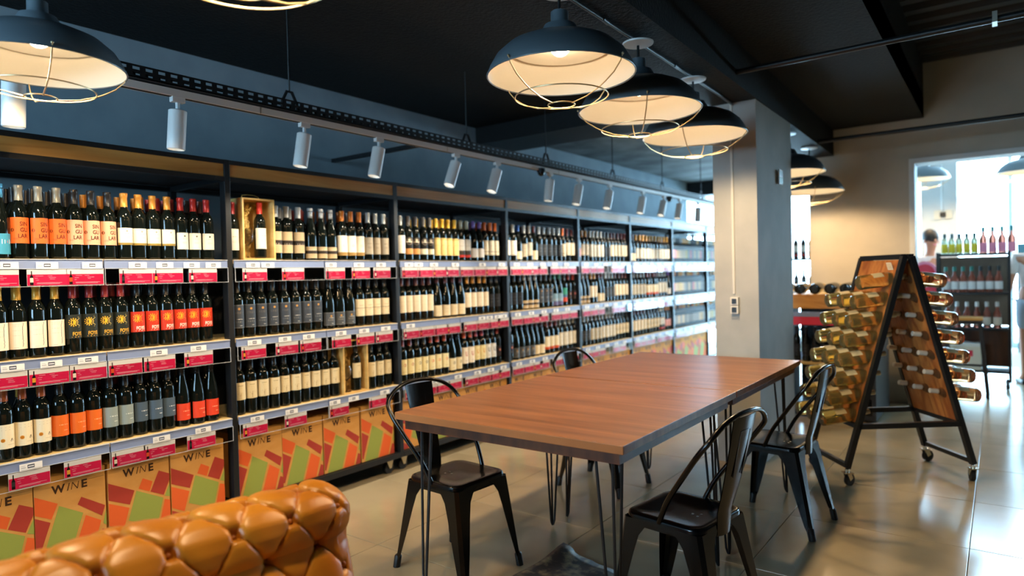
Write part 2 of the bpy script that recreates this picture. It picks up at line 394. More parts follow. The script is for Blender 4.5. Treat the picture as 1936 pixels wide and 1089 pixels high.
def lines(p, u0, u1, vs, col, th=.0012, lay=1):
    for v in vs: p.rect(u0, u1, v, v+th, col, lay, 3)
def a_sing(dark):
    def f(p, a, b, h):
        s = .0235
        for t, v in (('SIN', .134), ('GU', .1095), ('LAR', .085)): p.text(t, .0200, v, s, dark, 'r', .02, sx=.80)
        p.disc(-.034, .117, .0078, dark, 1, 8); p.ring(-.034, .117, .0055, .0012, 'b8602f', 2)
        lines(p, -.03, -.012, (.079, .083), dark, .0008)
    return f
def a_small(col, emb=None, stripe=None):
    def f(p, a, b, h):
        hh = b-a
        if emb: p.disc(.0, b-hh*.2, .0045, emb, 1)
        lines(p, -.016, .016, (a+hh*.62,), col, .0030); lines(p, -.012, .012, (a+hh*.42, a+hh*.36), col, .0011)
        if stripe: p.rect(-h, h, a+hh*stripe[0], a+hh*stripe[1], stripe[2], 1, 8)
    return f
def a_scrib(p, a, b, h):
    pts = [(.012, b-.004)]; v = b-.004; x = .013
    while v > a+.01: x += random.uniform(-.0025, .0025); v -= .006; pts.append((min(max(x, .009), .017), v))
    for (x0, y0), (x1, y1) in zip(pts, pts[1:]): p.poly([(x0-.0009,y0),(x1-.0009,y1),(x1+.0009,y1),(x0+.0009,y0)], '2e3350')
    lines(p, -.024, .006, (b-.012, b-.018, b-.035, b-.055), 'b9a894', .0010); lines(p, -.02, -.005, (a+.006,), 'b9a894')
def a_foye(sunc, tc, moon):
    def f(p, a, b, h):
        hh = b-a; p.sun(-.011, a+hh*.68, .0185, sunc, 12); p.ring(.020, a+hh*.68, .019, .0035, moon, 1, 10, PI*.62, PI*1.38)
        for k in range(5):
            aa = PI*(.66+.17*k); p.poly([(.020+.019*math.cos(aa),a+hh*.68+.019*math.sin(aa)),(.020+.026*math.cos(aa-.06),a+hh*.68+.026*math.sin(aa-.06)),(.020+.026*math.cos(aa+.06),a+hh*.68+.026*math.sin(aa+.06))], moon)
        p.text('FOYE', .003, a+hh*.12, .0215, tc, 'c', .02, sx=.72); lines(p, -.018, .020, (a+hh*.05,), tc, .0022); 
        for k in range(26): p.disc(random.uniform(-h*.95, h*.9), random.uniform(a+hh*.3, b-.003), .0007, moon, .6, 5)
    return f
def a_seal(p, a, b, h):
    p.disc(-.015, a+.034, .0075, 'd08a2a', 1); p.disc(-.015, a+.034, .005, 'b8701c', 2)
    for s in ((.010,.028,.016,.040),(.016,.040,.013,.026),(.016,.040,.020,.028),(.012,.035,.019,.034)):
        p.poly([(s[0]-.0007,a+s[1]),(s[2]-.0007,a+s[3]),(s[2]+.0007,a+s[3]),(s[0]+.0007,a+s[1])], '3a302c', 1)
    lines(p, -.02, .022, (b-.012, b-.022), 'b5a68a', .0012); lines(p, .0, .024, (a+.015,), 'a39478', .001)
def a_vina(col):
    def f(p, a, b, h): lines(p, -.010, .022, (a+(b-a)*.52,), col, .0032); lines(p, .006, .022, (a+(b-a)*.26,), col, .0022)
    return f
def a_slate(p, a, b, h):
    for v in (a+.002, b-.0035): p.rect(-h+.002, h-.002, v, v+.0014, '9a9a94', 1, 8)
    for u in (-h+.002, h-.0034): p.rect(u, u+.0014, a+.002, b-.002, '9a9a94', 1)
    p.disc(.002, b-.022, .006, 'b88a4a', 1); lines(p, -.016, .018, (b-.040, b-.046), '7c7266', .0018)
    lines(p, -.010, .020, (a+.045,), 'd8d8d0', .0020); lines(p, -.016, .018, (a+.034, a+.030), 'a8a8a0', .001); lines(p, .004, .016, (a+.012,), 'd8d8d0', .0016)
def a_tree(p, a, b, h):
    for s in ((0,.006,0,.022),(0,.02,-.012,.034),(0,.02,.012,.036),(-.006,.027,-.016,.026),(.006,.028,.018,.027),(0,.022,.002,.038)):
        p.poly([(s[0]-.0009,a+s[1]),(s[2]-.0006,a+s[3]),(s[2]+.0006,a+s[3]),(s[0]+.0009,a+s[1])], '7b5230', 1)
    lines(p, -.012, .014, (b-.018,), '8a7a58', .0026); lines(p, -.018, .018, (a+.004, b-.028), 'b09a6c', .0010)
def a_emb(col, u=.012):
    def f(p, a, b, h): p.disc(u, a+(b-a)*.62, .0105, col, 1); p.disc(u, a+(b-a)*.62, .004, 'e8d9a8', 2); lines(p, -.01, .022, (a+.018, a+.012), 'a08a5c', .0012)
    return f
def a_U(col):
    def f(p, a, b, h): p.text('U', .008, a+(b-a)*.46, .046, col, 'c', .015, sx=.8); lines(p, -.012, .02, (a+.022, a+.016), '9c8c70', .0012)
    return f
def a_arch(p, a, b, h):
    p.ring(0, a+.052, .022, .0012, '8a6a28', 1, 10, 0, PI); p.rect(-.022, -.0208, a+.006, a+.052, '8a6a28'); p.rect(.0208, .022, a+.006, a+.052, '8a6a28')
    p.rect(-h, h, b-.013, b-.004, 'a9812f', 1, 8)
def a_band(p, a, b, h): lines(p, -.02, .02, (a+.05, a+.044), 'e0d6c0', .0014, 2); lines(p, -.02, .02, (a+.015, a+.020), '8c7a5c', .001)
def a_round(p, a, b, h): p.disc(0, b-.030, .024, '5c4a42', 1, 18); p.ring(0, b-.030, .022, .0014, 'b9aa90', 2); p.disc(0, b-.022, .009, 'c9bda6', 2); p.rect(-.02, .02, b-.036, b-.030, 'd9ccb4', 2, 4)
def a_C(p, a, b, h): p.ring(.004, a+.040, .0075, .0016, 'a88f66', 1, 12); lines(p, -.014, .016, (b-.02,), 'cbbf9f', .0012)
def a_wave(p, a, b, h):
    for k in range(9): u = -h+.006+k*(2*h-.012)/8; v = random.uniform(.004, .014); p.rect(u-.0012, u+.0012, a+.05-v, a+.05+v, 'f2f4f6' if k % 3 else 'd06a6a')

#            shape      z0    z1   span  base     art                       bands                             cap       words
KIND = {
 'blue0': ('burgundy', .018, .100, 2.6, '3f93b4', a_wave, (), '58b0e6', 'wine bottle with a bright teal wave label'),
 'sing_o': ('bordeaux', .063, .168, 3.0, 'e2682c', a_sing('5a2410'), (), '8f8f86', 'wine bottle with a deep orange lettered label'),
 'sing_p': ('bordeaux', .063, .168, 3.0, 'eba583', a_sing('3e1e14'), (), '2a2a2c', 'wine bottle with a pale salmon lettered label'),
 'carm': ('bordeaux', .072, .142, 2.6, 'e9e0c8', a_small('b9b09a', '8a8a80'), ((.065, .075, '8a7436'),), 'd4913a', 'wine bottle with gold cap and gold-edged cream label'),
 'redcap': ('bordeaux', .050, .130, 2.2, 'd9d3c4', a_small('a49c8c', '2c3830'), (), 'b3302e', 'wine bottle with red cap and plain cream label'),
 'scrib': ('bordeaux', .040, .150, 2.6, 'efdfcb', a_scrib, (), 'bd9238', 'gold-capped wine bottle with cream label and inked line'),
 'foye_d': ('bordeaux', .066, .168, 2.8, '262b25', a_foye('e7b02c', 'e0a93a', '9c8f58'), (), '7c1f24', 'wine bottle with dark green sun-and-moon label'),
 'foye_r': ('bordeaux', .072, .165, 2.6, 'bd3520', a_foye('eea22a', 'f3e9dc', 'd9702a'), (), '1a1a1c', 'wine bottle with red sun-and-moon label'),
 'seal': ('bordeaux', .052, .148, 2.9, 'e6dbbd', a_seal, (), '8c4522', 'wine bottle with cream label and gold seal'),
 'vo': ('bordeaux', .062, .150, 2.8, 'e06a24', a_vina('f0b080'), (), '202123', 'wine bottle with a plain bright orange label'),
 'vg': ('bordeaux', .062, .150, 2.6, '8a9795', a_vina('e4e8e4'), (), '202123', 'wine bottle with a pale grey-green label'),
 'vb': ('bordeaux', .062, .150, 2.6, '4a5b6b', a_vina('e8ecf0'), (), '202123', 'wine bottle with a slate blue label'),
 'vr': ('burgundy', .030, .110, 2.4, 'd8442a', a_vina('f4b090'), (), '1c1c1e', 'sloping-shouldered wine bottle with a vermilion label'),
 'rc1': ('bordeaux', .050, .160, 2.6, 'ddd6c4', a_small('8c8474'), (), '8f2428', 'wine bottle with dark red cap'),
 'band': ('bordeaux', .040, .158, 2.7, 'b9a27e', a_band, ((.085, .110, '2a211c'),), 'b9bbba', 'silver-capped wine bottle with beige label and black band'),
 'burgb': ('burgundy', .012, .078, 2.6, 'b8a27e', a_band, ((.038, .056, '2e251e'),), 'aaacac', 'sloping-shouldered wine bottle with low beige banded label'),
 'orcap': ('bordeaux', .050, .150, 2.7, 'ece3cf', a_C, ((.030, .050, '9a7a44'),), 'cc7526', 'orange-capped wine bottle with tall white label'),
 'grb': ('bordeaux', .040, .145, 2.6, 'b0a48e', a_small('5e564a'), (), 'a8aaa6', 'wine bottle with grey-beige label'),
 'slate8': ('bordeaux', .050, .172, 2.8, '3a414b', a_slate, (), '17181a', 'wine bottle with tall charcoal framed label'),
 'slate3': ('burgundy', .020, .098, 2.7, '4a4e53', a_slate, (), '17181a', 'sloping-shouldered wine bottle with low charcoal label'),
 'cr4': ('bordeaux', .062, .165, 2.5, 'dccdad', a_small('8a7c5c', None, (.46, .49, '4a4030')), (), '1a1a1a', 'wine bottle with cream label and thin dark stripe'),
 'tree': ('bordeaux', .078, .168, 2.6, 'd6c69f', a_tree, (), '191a1b', 'wine bottle with cream bare-tree label'),
 'w1': ('bordeaux', .050, .168, 2.6, 'ded8c8', a_small('a8a292'), (), '9a9c98', 'wine bottle with tall off-white label'),
 'rnd_o': ('bordeaux', .045, .160, 2.4, '15130f', a_round, ((.045, .082, 'c48a50'),), '5a5450', 'wine bottle with round emblem over orange label'),
 'rnd_c': ('bordeaux', .045, .160, 2.4, '15130f', a_round, ((.045, .082, 'e6dcbc'),), '6b665c', 'wine bottle with round emblem over cream label'),
 'gold': ('bordeaux', .040, .162, 3.0, 'e6cc86', a_arch, (), 'dfae2e', 'gold-capped wine bottle with yellow arched label'),
 'wdr': ('bordeaux', .028, .160, 2.8, 'd9d4ca', a_small('8f8a80'), ((.045, .078, '3a3632'), (.028, .045, 'b8322c')), 'b9b59a', 'wine bottle with white label edged black and red'),
 'burgw': ('burgundy', .028, .095, 3.0, 'eeeae4', None, (), '7556a4', 'purple-capped wine bottle with low white label'),
 'cs': ('bordeaux', .048, .160, 2.7, 'e2d8be', a_small('b0a488', None, (.20, .26, '6a4c34')), (), 'cc6a2a', 'orange-capped wine bottle with striped cream label'),
 'crm5': ('bordeaux', .060, .172, 3.0, 'e4d7bd', a_small('cfc2a4'), (), '4a1f22', 'maroon-capped wine bottle with large blank cream label'),
 'burgc': ('burgundy', .016, .092, 3.0, 'e0d0ae', a_small('c4b48e'), (), '5a2a28', 'sloping-shouldered wine bottle with low cream label'),
 'goldn': ('bordeaux', .062, .170, 3.0, 'ecdfc8', a_small('d4c8ac'), (), 'b98028', 'amber-capped wine bottle with broad cream label'),
 'em_r': ('bordeaux', .050, .150, 2.9, 'e4d6a2', a_emb('a8402a'), (), '7c2a22', 'wine bottle with cream label and red emblem'),
 'em_d': ('bordeaux', .050, .150, 2.9, 'e4d6a2', a_emb('5c4a3c'), (), '3a3226', 'wine bottle with cream label and brown emblem'),
 'em_o': ('bordeaux', .050, .150, 2.9, 'e8dcae', a_emb('d86a24', .006), (), 'b0442a', 'wine bottle with cream label and orange emblem'),
 'burge': ('burgundy', .020, .105, 2.8, 'e4d6ae', a_emb('6a6250'), (), '2c2a2c', 'sloping-shouldered wine bottle with cream emblem label'),
 'u_r': ('bordeaux', .050, .168, 2.9, 'ebe0cc', a_U('b8442a'), (), 'c0502c', 'wine bottle with large red U label'),
 'u_o': ('bordeaux', .062, .168, 2.9, 'e8d9a4', a_U('d48a34'), (), '8c2436', 'wine bottle with large orange U label'),
 'u_d': ('bordeaux', .062, .168, 2.9, 'dfe0de', a_U('2c3848'), (), '1d2022', 'wine bottle with large dark blue U label'),
 'dkr': ('bordeaux', .060, .140, 2.0, '1c1413', a_emb('b8322a'), (), '7a2420', 'wine bottle with black label and red emblem'),
 'dk': ('bordeaux', .050, .150, 2.4, '3c4146', a_small('8c9094'), (), '9aa2a6', 'silver-capped wine bottle with dark grey label'),
 'dkb': ('bordeaux', .050, .150, 2.4, '23262c', a_small('5c6470'), (), '1c2430', 'wine bottle with nearly black label'),
 'bluec': ('burgundy', .020, .080, 2.8, 'e2d4b0', a_small('b8a880'), (), '2c5cb0', 'blue-capped wine bottle with low cream label'),
 'ball': ('burgundy', .016, .120, 2.8, '7e9fb4', a_wave, ((.016, .050, '5c5880'),), '4a8a78', 'wine bottle with pale blue picture label'),
 'pict': ('bordeaux', .040, .165, 2.8, '3f9a84', None, ((.040, .080, 'c84a30'), (.080, .105, '4a6a8c')), '3a2a28', 'wine bottle with green and red picture label'),
 'gcap': ('bordeaux', .040, .150, 2.9, 'ece4d2', a_small('cbbfa4'), (), 'd09a44', 'golden-capped wine bottle with wide white label'),
 'rose0': ('bordeaux', .050, .130, 2.6, 'dfa4a0', None, (), 'c8823c', 'wine bottle with soft pink label'),
 'gry': ('bordeaux', .050, .160, 2.6, 'c4bca8', a_small('8c8474'), (), '7a7670', 'wine bottle with stone grey label'),
 'orb': ('bordeaux', .040, .150, 2.7, 'e6dabc', a_small('c0b492'), ((.040, .062, 'c8502a'),), '6e2a26', 'maroon-capped wine bottle with cream and orange label'),
}
for k, v in KIND.items(): label_mesh(k, v[0], v[1], v[2], v[3], v[4], v[5], v[6])

SZ = {'top': 1.385, 'middle': .980, 'bottom': .578}
BXF = -3.203
def yaw_jit(): return random.uniform(-.10, .10)
def put_bottle(kind, y, z, x=BXF, label=None, group=None, rz=0.0, cap=None):
    k = KIND[kind]
    o = link('wine_bottle', BME[k[0]], None, (x, y, z+.0008), rz, label, 'bottle', group)
    link('capsule', CME[k[0]], o, color=lin(cap or k[7]))
    link('label', LW[kind], o)
    return o
used = {}
BAYW = ['', 'nearest bay', 'second bay', 'third bay', 'fourth bay', 'fifth bay', 'sixth bay']
def row(bay, shelf, runs, ys):
    """runs: [(kind, count)], ys: centre of every bottle"""
    i = 0
    tot = {}
    for kd, n in runs: tot[kd] = tot.get(kd, 0)+n
    cnt = {}
    for kd, n in runs:
        for j in range(n):
            c = cnt.get(kd, 0); cnt[kd] = c+1
            d = KIND[kd][8]
            pos = '' if tot[kd] == 1 else ', %s of %s' % (ORD[c], NUM[tot[kd]])
            lab = '%s%s, %s shelf, %s' % (d, pos, shelf, BAYW[bay])
            lab = lab.replace(' with a ', ' with ')
            if pos and len(lab.split()) <= 14: lab = lab.replace(pos, pos+' from left')
            put_bottle(kd, ys[i], SZ[shelf], label=lab, group='%s shelf bottles of the %s' % (shelf, BAYW[bay]), rz=yaw_jit()-(0, 0, .28, .42, .46, .5, .5)[bay], x=BXF+random.uniform(-.006, .004))
            i += 1
    return i
row(1, 'top', [('blue0',1),('sing_o',3),('sing_p',3),('carm',4),('redcap',3)], [.894,.962,1.028,1.096,1.162,1.227,1.294,1.360,1.425,1.490,1.553,1.618,1.683,1.748])
row(1, 'middle', [('scrib',4),('foye_d',4),('foye_r',6)], [.877,.942,1.008,1.074,1.140,1.205,1.270,1.336,1.402,1.467,1.532,1.598,1.664,1.730])
row(1, 'bottom', [('seal',3),('vo',3),('vg',2),('vb',3),('vr',3)], [.884,.948,1.013,1.078,1.143,1.208,1.273,1.338,1.403,1.467,1.531,1.600,1.671,1.742])
row(2, 'top', [('rc1',1),('band',3),('burgb',3),('orcap',3),('grb',3)], [1.885,2.142,2.214,2.287,2.366,2.440,2.514,2.598,2.664,2.730,2.796,2.862,2.928])
row(2, 'middle', [('slate8',8),('slate3',3),('cr4',4)], [1.898,1.968,2.040,2.110,2.181,2.253,2.324,2.396,2.480,2.559,2.638,2.716,2.783,2.850,2.922])
row(2, 'bottom', [('tree',13)], [1.895,1.963,2.031,2.099,2.167,2.235,2.303,2.371,2.439,2.507,2.790,2.860,2.930])
row(3, 'top', [('w1',1),('rnd_o',2),('rnd_c',2),('gold',4),('wdr',2),('burgw',2),('cs',3)], [3.075,3.147,3.219,3.291,3.360,3.426,3.492,3.558,3.624,3.691,3.758,3.830,3.902,3.971,4.037,4.104])
row(3, 'middle', [('crm5',5),('burgc',4),('goldn',4),('dkb',2)], [3.070,3.138,3.206,3.274,3.342,3.420,3.502,3.584,3.666,3.742,3.814,3.886,3.958,4.032,4.104])
row(3, 'bottom', [('em_r',2),('em_d',2),('em_o',3),('burge',2),('u_r',2),('u_o',2),('u_d',2),('dkr',1)], [3.070,3.138,3.206,3.274,3.344,3.412,3.480,3.553,3.626,3.696,3.764,3.831,3.898,3.964,4.030,4.097])
POST = [.64, 1.822, 2.980, 4.178, 5.290, 6.360, 7.480, 8.630, 9.60]
def even(bay, n, m=.055):
    a, b = POST[bay-1]+.03+m, POST[bay]-m+.012
    return [a+(b-a)*i/(n-1) for i in range(n)]
def erow(bay, shelf, runs): row(bay, shelf, runs, even(bay, sum(n for _, n in runs), .05))
erow(4, 'top', [('w1',2),('bluec',1),('grb',1),('gry',1),('burgc',1),('dk',5),('cs',1),('crm5',2)])
erow(4, 'middle', [('dkb',3),('burgb',3),('slate8',3),('ball',2),('pict',1),('dkr',2)])
erow(4, 'bottom', [('dkr',1),('slate3',4),('burgc',2),('orb',3),('w1',4)])
erow(5, 'top', [('rose0',1),('goldn',2),('w1',4),('dkb',2),('crm5',5)])
erow(5, 'middle', [('burgb',3),('goldn',2),('burgc',2),('dk',3),('crm5',4)])
erow(5, 'bottom', [('dk',3),('gry',3),('w1',4),('cr4',4)])
erow(6, 'top', [('burgc',2),('gcap',11)])
erow(6, 'middle', [('gry',5),('orb',4),('w1',3),('burgw',1)])
erow(6, 'bottom', [('crm5',5),('cr4',4),('wdr',2),('rose0',2)])

# rear rows and the washed-out farthest bays: one mass
LOWP = [(.0, 0), (.0325, .002), (.0325, .190), (.024, .217), (.0145, .236), (.0140, .285), (.0, .286)]
LOWC = [(.0158, .238), (.0156, .298), (.0, .300)]
rear = MB()
def rear_bottle(x, y, z, cap, lab=None):
    z += .001; rear.lathe(LOWP, 10, (x, y, z), 0, (.01, .01, .01, 1), False); rear.lathe(LOWC, 10, (x, y, z), 1, lin(cap), False)
    if lab:
        vs = []; n = 6
        for k in range(n+1):
            a = -1.3+2.6*k/n
            for zz in (.05, .15): vs.append((x+.0332*math.cos(a), y+.0332*math.sin(a), z+zz))
        rear.add(vs, [(2*k, 2*k+2, 2*k+3, 2*k+1) for k in range(n)], 2, lin(lab))
TOPCAP = {1: ['6f6f68','6f6f68','2a2a2c','2a2a2c','2a2a2c','2a2a2c','c9842e','c9842e','c9842e','b3302e','8c2a2c','2c2a30','5c2a26'], 2: ['8f2428','3a3a3a','b0b0ae','a2a4a4','aa3a28','cc7526','cc7526','b0b2b0','222','3a3232'], 3: ['6b665c','8a8478','dfae2e','dfae2e','c08a2a','8c6a3a','b9b59a','7556a4','cc6a2a','8c3a26'], }
MIDCAP = {1: ['bd9238','bd9238','bd9238','5c181c','5c181c','151515','151515','151515']}
for bay in range(1, 9):
    a, b = POST[bay-1]+.07, POST[bay]-.03
    for sh, z in SZ.items():
        n = 15
        caps = (TOPCAP if sh == 'top' else MIDCAP).get(bay, ['1c1c1e','2c1c1c','3a3634','8a8478','22242a'])
        for i in range(n):
            y = a+(b-a)*(i+.5)/n
            if bay == 2 and ((sh == 'top' and 1.875 < y < 2.150) or (sh == 'bottom' and 2.495 < y < 2.785)): continue
            c = caps[min(int(i*len(caps)/n), len(caps)-1)]
            c = c if len(c) == 6 else ''.join(ch*2 for ch in c)
            for xx in ((-3.278, -3.352) if bay < 4 and sh == 'top' else (-3.278,)): rear_bottle(xx, y+random.uniform(-.004, .004), z, c)
            if bay > 6:
                lab = random.choice(['cbbfa6','d8d0c0','a8b4bc','d8a4b0','8c9aa4','d8cba0']); rear_bottle(BXF, y, z, random.choice(['d09a44','a8aaa6','c07a3a','1c1c1e','b9b59a']), lab)
rear.build('wine_bottles', [m_glass, m_attr_cap, m_print], None, 40, label='massed wine bottles of the rear rows and farthest bays', cat='bottles', kind='stuff')

# ================================================================== SHELVING
def card_mesh(var):
    mb = MB(); W, H = .142, .066
    mb.box(-.0006, 0, -W/2, W/2, -H, 0, 0, lin('e9e4e2'))
    p = Print(); pk = ('d81f4e', 'cf2450', 'c81e48')[var % 3]
    p.rect(-W/2+.001, W/2-.001, -H+.001, -.020, pk, 1)
    lc = ('e8a23a', 'efe4d2', 'd9552c', '3a3a3a')[var % 4]
    u = -W/2+.016
    p.poly([(u-.006,-H+.003),(u+.006,-H+.003),(u+.006,-.030),(u+.002,-.022),(u+.002,-.006),(u-.002,-.006),(u-.002,-.022),(u-.006,-.030)], '1b1414', 2)
    p.rect(u-.0058, u+.0058, -.052, -.034, lc, 3)
    rd = random.Random(var)
    for v, a, b in ((-.027,-.04,-.02),(-.027,.0,.02),(-.034,.005,.03),(-.040,.008,.022),(-.036,-.042,-.028),(-.044,-.042,-.03),(-.055,-.038,.058),(-.0585,-.038,.04)):
        p.rect(a+rd.uniform(-.003,.003), b+rd.uniform(-.006,.008), v, v+.0016, 'f0a9b8', 2)
    p.onto(mb, lambda uu, vv, lay: (.0002+.0002*lay, uu, vv))
    me = mb.mesh('price_card'); me.materials.append(m_printgloss); return me
CARD = [card_mesh(i) for i in range(4)]
def tag_mesh():
    mb = MB(); mb.box(-.0006, 0, -.039, .039, -.014, .014, 0, lin('e6e8ea'))
    p = Print().rect(-.012, .012, -.006, .008, '3a4254', 1).rect(-.010, .010, -.002, .0035, 'c9ced8', 2).rect(-.034, -.018, -.004, .000, 'b4b8c0', 1).rect(-.034, -.020, .004, .006, 'b4b8c0', 1)
    p.rect(-.034, .034, -.011, -.0095, 'b4b8c0', 1)
    p.onto(mb, lambda uu, vv, lay: (.0002+.0002*lay, uu, vv)); me = mb.mesh('price_tag'); me.materials.append(m_tag); return me
TAG = tag_mesh()
FX = -3.15; BKX = -3.74
CARDS = {(1,'top'): [.864,1.032,1.213,1.378,1.520,1.690], (1,'middle'): [.880,1.027,1.172,1.316,1.470,1.655], (1,'bottom'): [.945,1.137,1.311,1.456,1.655],
 (2,'top'): [1.970,2.203,2.420,2.684,2.855], (2,'middle'): [1.950,2.150,2.305,2.522,2.705,2.860], (2,'bottom'): [1.945,2.192,2.466,2.790],
 (3,'top'): [3.10,3.245,3.39,3.535,3.68,3.825,3.97,4.10], (3,'middle'): [3.10,3.245,3.39,3.56,3.705,3.85,3.995,4.11], (3,'bottom'): [3.10,3.245,3.39,3.56,3.705,3.85,3.995,4.11]}
TAGS = {(1,'top'): [.895,1.032,1.199,1.385,1.505,1.633,1.742], (1,'middle'): [.902,1.034,1.170,1.465,1.653], (1,'bottom'): [.950,1.464,1.663],
 (2,'top'): [1.958,2.045,2.430,2.666,2.845], (2,'middle'): [1.953,2.136,2.290,2.516,2.693,2.870], (2,'bottom'): [1.956,2.164,2.430,2.597,2.847],
 (3,'top'): [3.09,3.18,3.33,3.55,3.86,4.10], (3,'middle'): [3.09,3.84,3.93,4.03,4.11], (3,'bottom'): [3.09,3.30,3.58,3.77,3.93,4.09]}
SW = ['nearest','second','third','fourth','fifth','sixth','seventh','farthest']
def caster(mb_plate, mb_wheel, x, y, z, r=.032): pass
for bay in range(1, 9):
    p0, p1 = POST[bay-1], POST[bay]
    root = empty('shelving_unit', ((FX+BKX)/2, (p0+p1)/2, 0), label='black steel wine shelving unit with pine fascia, %s from the camera' % SW[bay-1], cat='shelf', group='wall shelving units')
    off = Vector(root.location)
    def part(n, mb, m, par=None, **k):
        base = off if par is None else off
        mb.v = [(x-off.x, y-off.y, z) for x, y, z in mb.v]
        return mb.build(n, m, par or root, **k)
    # posts (right-hand pair; the first unit has its left pair too)
    for py in ([p0, p1] if bay == 1 else [p1]):
        part('post', MB().box(FX-.05, FX, py, py+.03, .10, 1.894), m_black, bevel=.002)
        part('post', MB().box(BKX, BKX+.04, py, py+.03, .10, 1.894), m_black)
        part('side_rail', MB().box(BKX+.04, FX-.05, py, py+.03, 1.862, 1.892), m_black)
        part('side_rail', MB().box(BKX+.04, FX-.05, py, py+.03, 1.784, 1.810), m_black)
        for z in SZ.values(): part('side_rail', MB().box(BKX+.04, FX-.05, py+.004, py+.026, z-.05, z-.022), m_black)
    y0, y1 = p0+.031, p1-.001
    part('top_rail', MB().box(FX-.03, FX, y0, y1, 1.871, 1.893), m_black)
    part('lower_rail', MB().box(FX-.03, FX, y0, y1, 1.784, 1.807), m_black)
    part('fascia', MB().box(FX-.024, FX-.006, y0+.001, y1-.001, 1.807, 1.871), m_pine)
    part('rear_rail', MB().box(BKX, BKX+.03, y0, y1, 1.784, 1.807), m_black)
    part('top_board', MB().box(BKX+.005, FX-.032, y0, y1, 1.812, 1.828), m_darkboard)
    for sh, z in SZ.items():
        part('shelf_board', MB().box(FX-.40, FX-.004, y0, y1, z-.020, z), m_board)
        if sh != 'top': part('back_panel', MB().box(FX-.41, FX-.402, y0, y1, z-.02, z+.385), m_black)  # black sheet added so the lower shelf interiors stay dark
        half = (y0+y1)/2
        for hi, (ra, rb) in enumerate(((y0+.004, half-.003), (half+.003, y1-.002))):
            rail = part('price_rail', MB().box(FX-.003, FX+.006, ra, rb, z-.040, z-.003), m_rail)
            part('rail_lip', MB().box(FX-.003, FX+.010, ra, rb, z-.0035, z-.001).box(FX+.004, FX+.009, ra, rb, z-.042, z-.040), m_acedge, rail)
            part('flap', MB().box(FX+.010, FX+.011, ra, rb, z-.112, z-.040), m_acryl, rail)
            part('flap_edge', MB().box(FX+.0095, FX+.0118, ra, rb, z-.1135, z-.112).box(FX+.0095, FX+.0118, ra, ra+.0014, z-.112, z-.040).box(FX+.0095, FX+.0118, rb-.0014, rb, z-.112, z-.040), m_acedge, rail)
            cs = CARDS.get((bay, sh)) or [p0+.11+.146*k for k in range(int((p1-p0-.08)/.146))]
            ts = TAGS.get((bay, sh)) or [p0+.12+.19*k for k in range(int((p1-p0-.1)/.19))]
            for k, cy in enumerate(cs):
                if ra <= cy < rb and y0+.06 < cy < y1-.05 or (bay == 1 and ra <= cy < rb): link('price_card', CARD[(k+bay+len(sh)) % 4], rail, (FX+.0085-off.x, min(max(cy, ra+.071), rb-.071)-off.y, z-.044))
            for cy in ts:
                if ra <= cy < rb: link('price_tag', TAG, rail, (FX+.0118-off.x, min(max(cy, ra+.039), rb-.039)-off.y, z-.028))
    part('base_rail', MB().box(FX-.04, FX, y0, y1, .100, .134), m_black)
    part('base_board', MB().box(FX-.45, FX-.04, y0, y1, .112, .132), m_black)
    for cyy in ((p1-.05, p1+.075) if bay < 8 else (p1-.05,)):
        cx = FX-.07
        c = part('caster', MB().box(cx-.03, cx+.03, cyy-.035, cyy+.035, .092, .0995), m_chrome)
        part('fork', MB().add([(cx+.020,cyy-.030,.092),(cx+.020,cyy+.030,.092),(cx+.020,cyy+.012,.034),(cx+.020,cyy-.008,.034),(cx+.024,cyy-.030,.092),(cx+.024,cyy+.030,.092),(cx+.024,cyy+.012,.034),(cx+.024,cyy-.008,.034)], [(0,1,2,3),(7,6,5,4),(0,4,5,1),(1,5,6,2),(2,6,7,3),(3,7,4,0)]), m_chrome, c)
        part('wheel', MB().tube([(cx-.014,cyy,.036),(cx+.014,cyy,.036)], .036, 16), m_rubber, c, smooth=True)

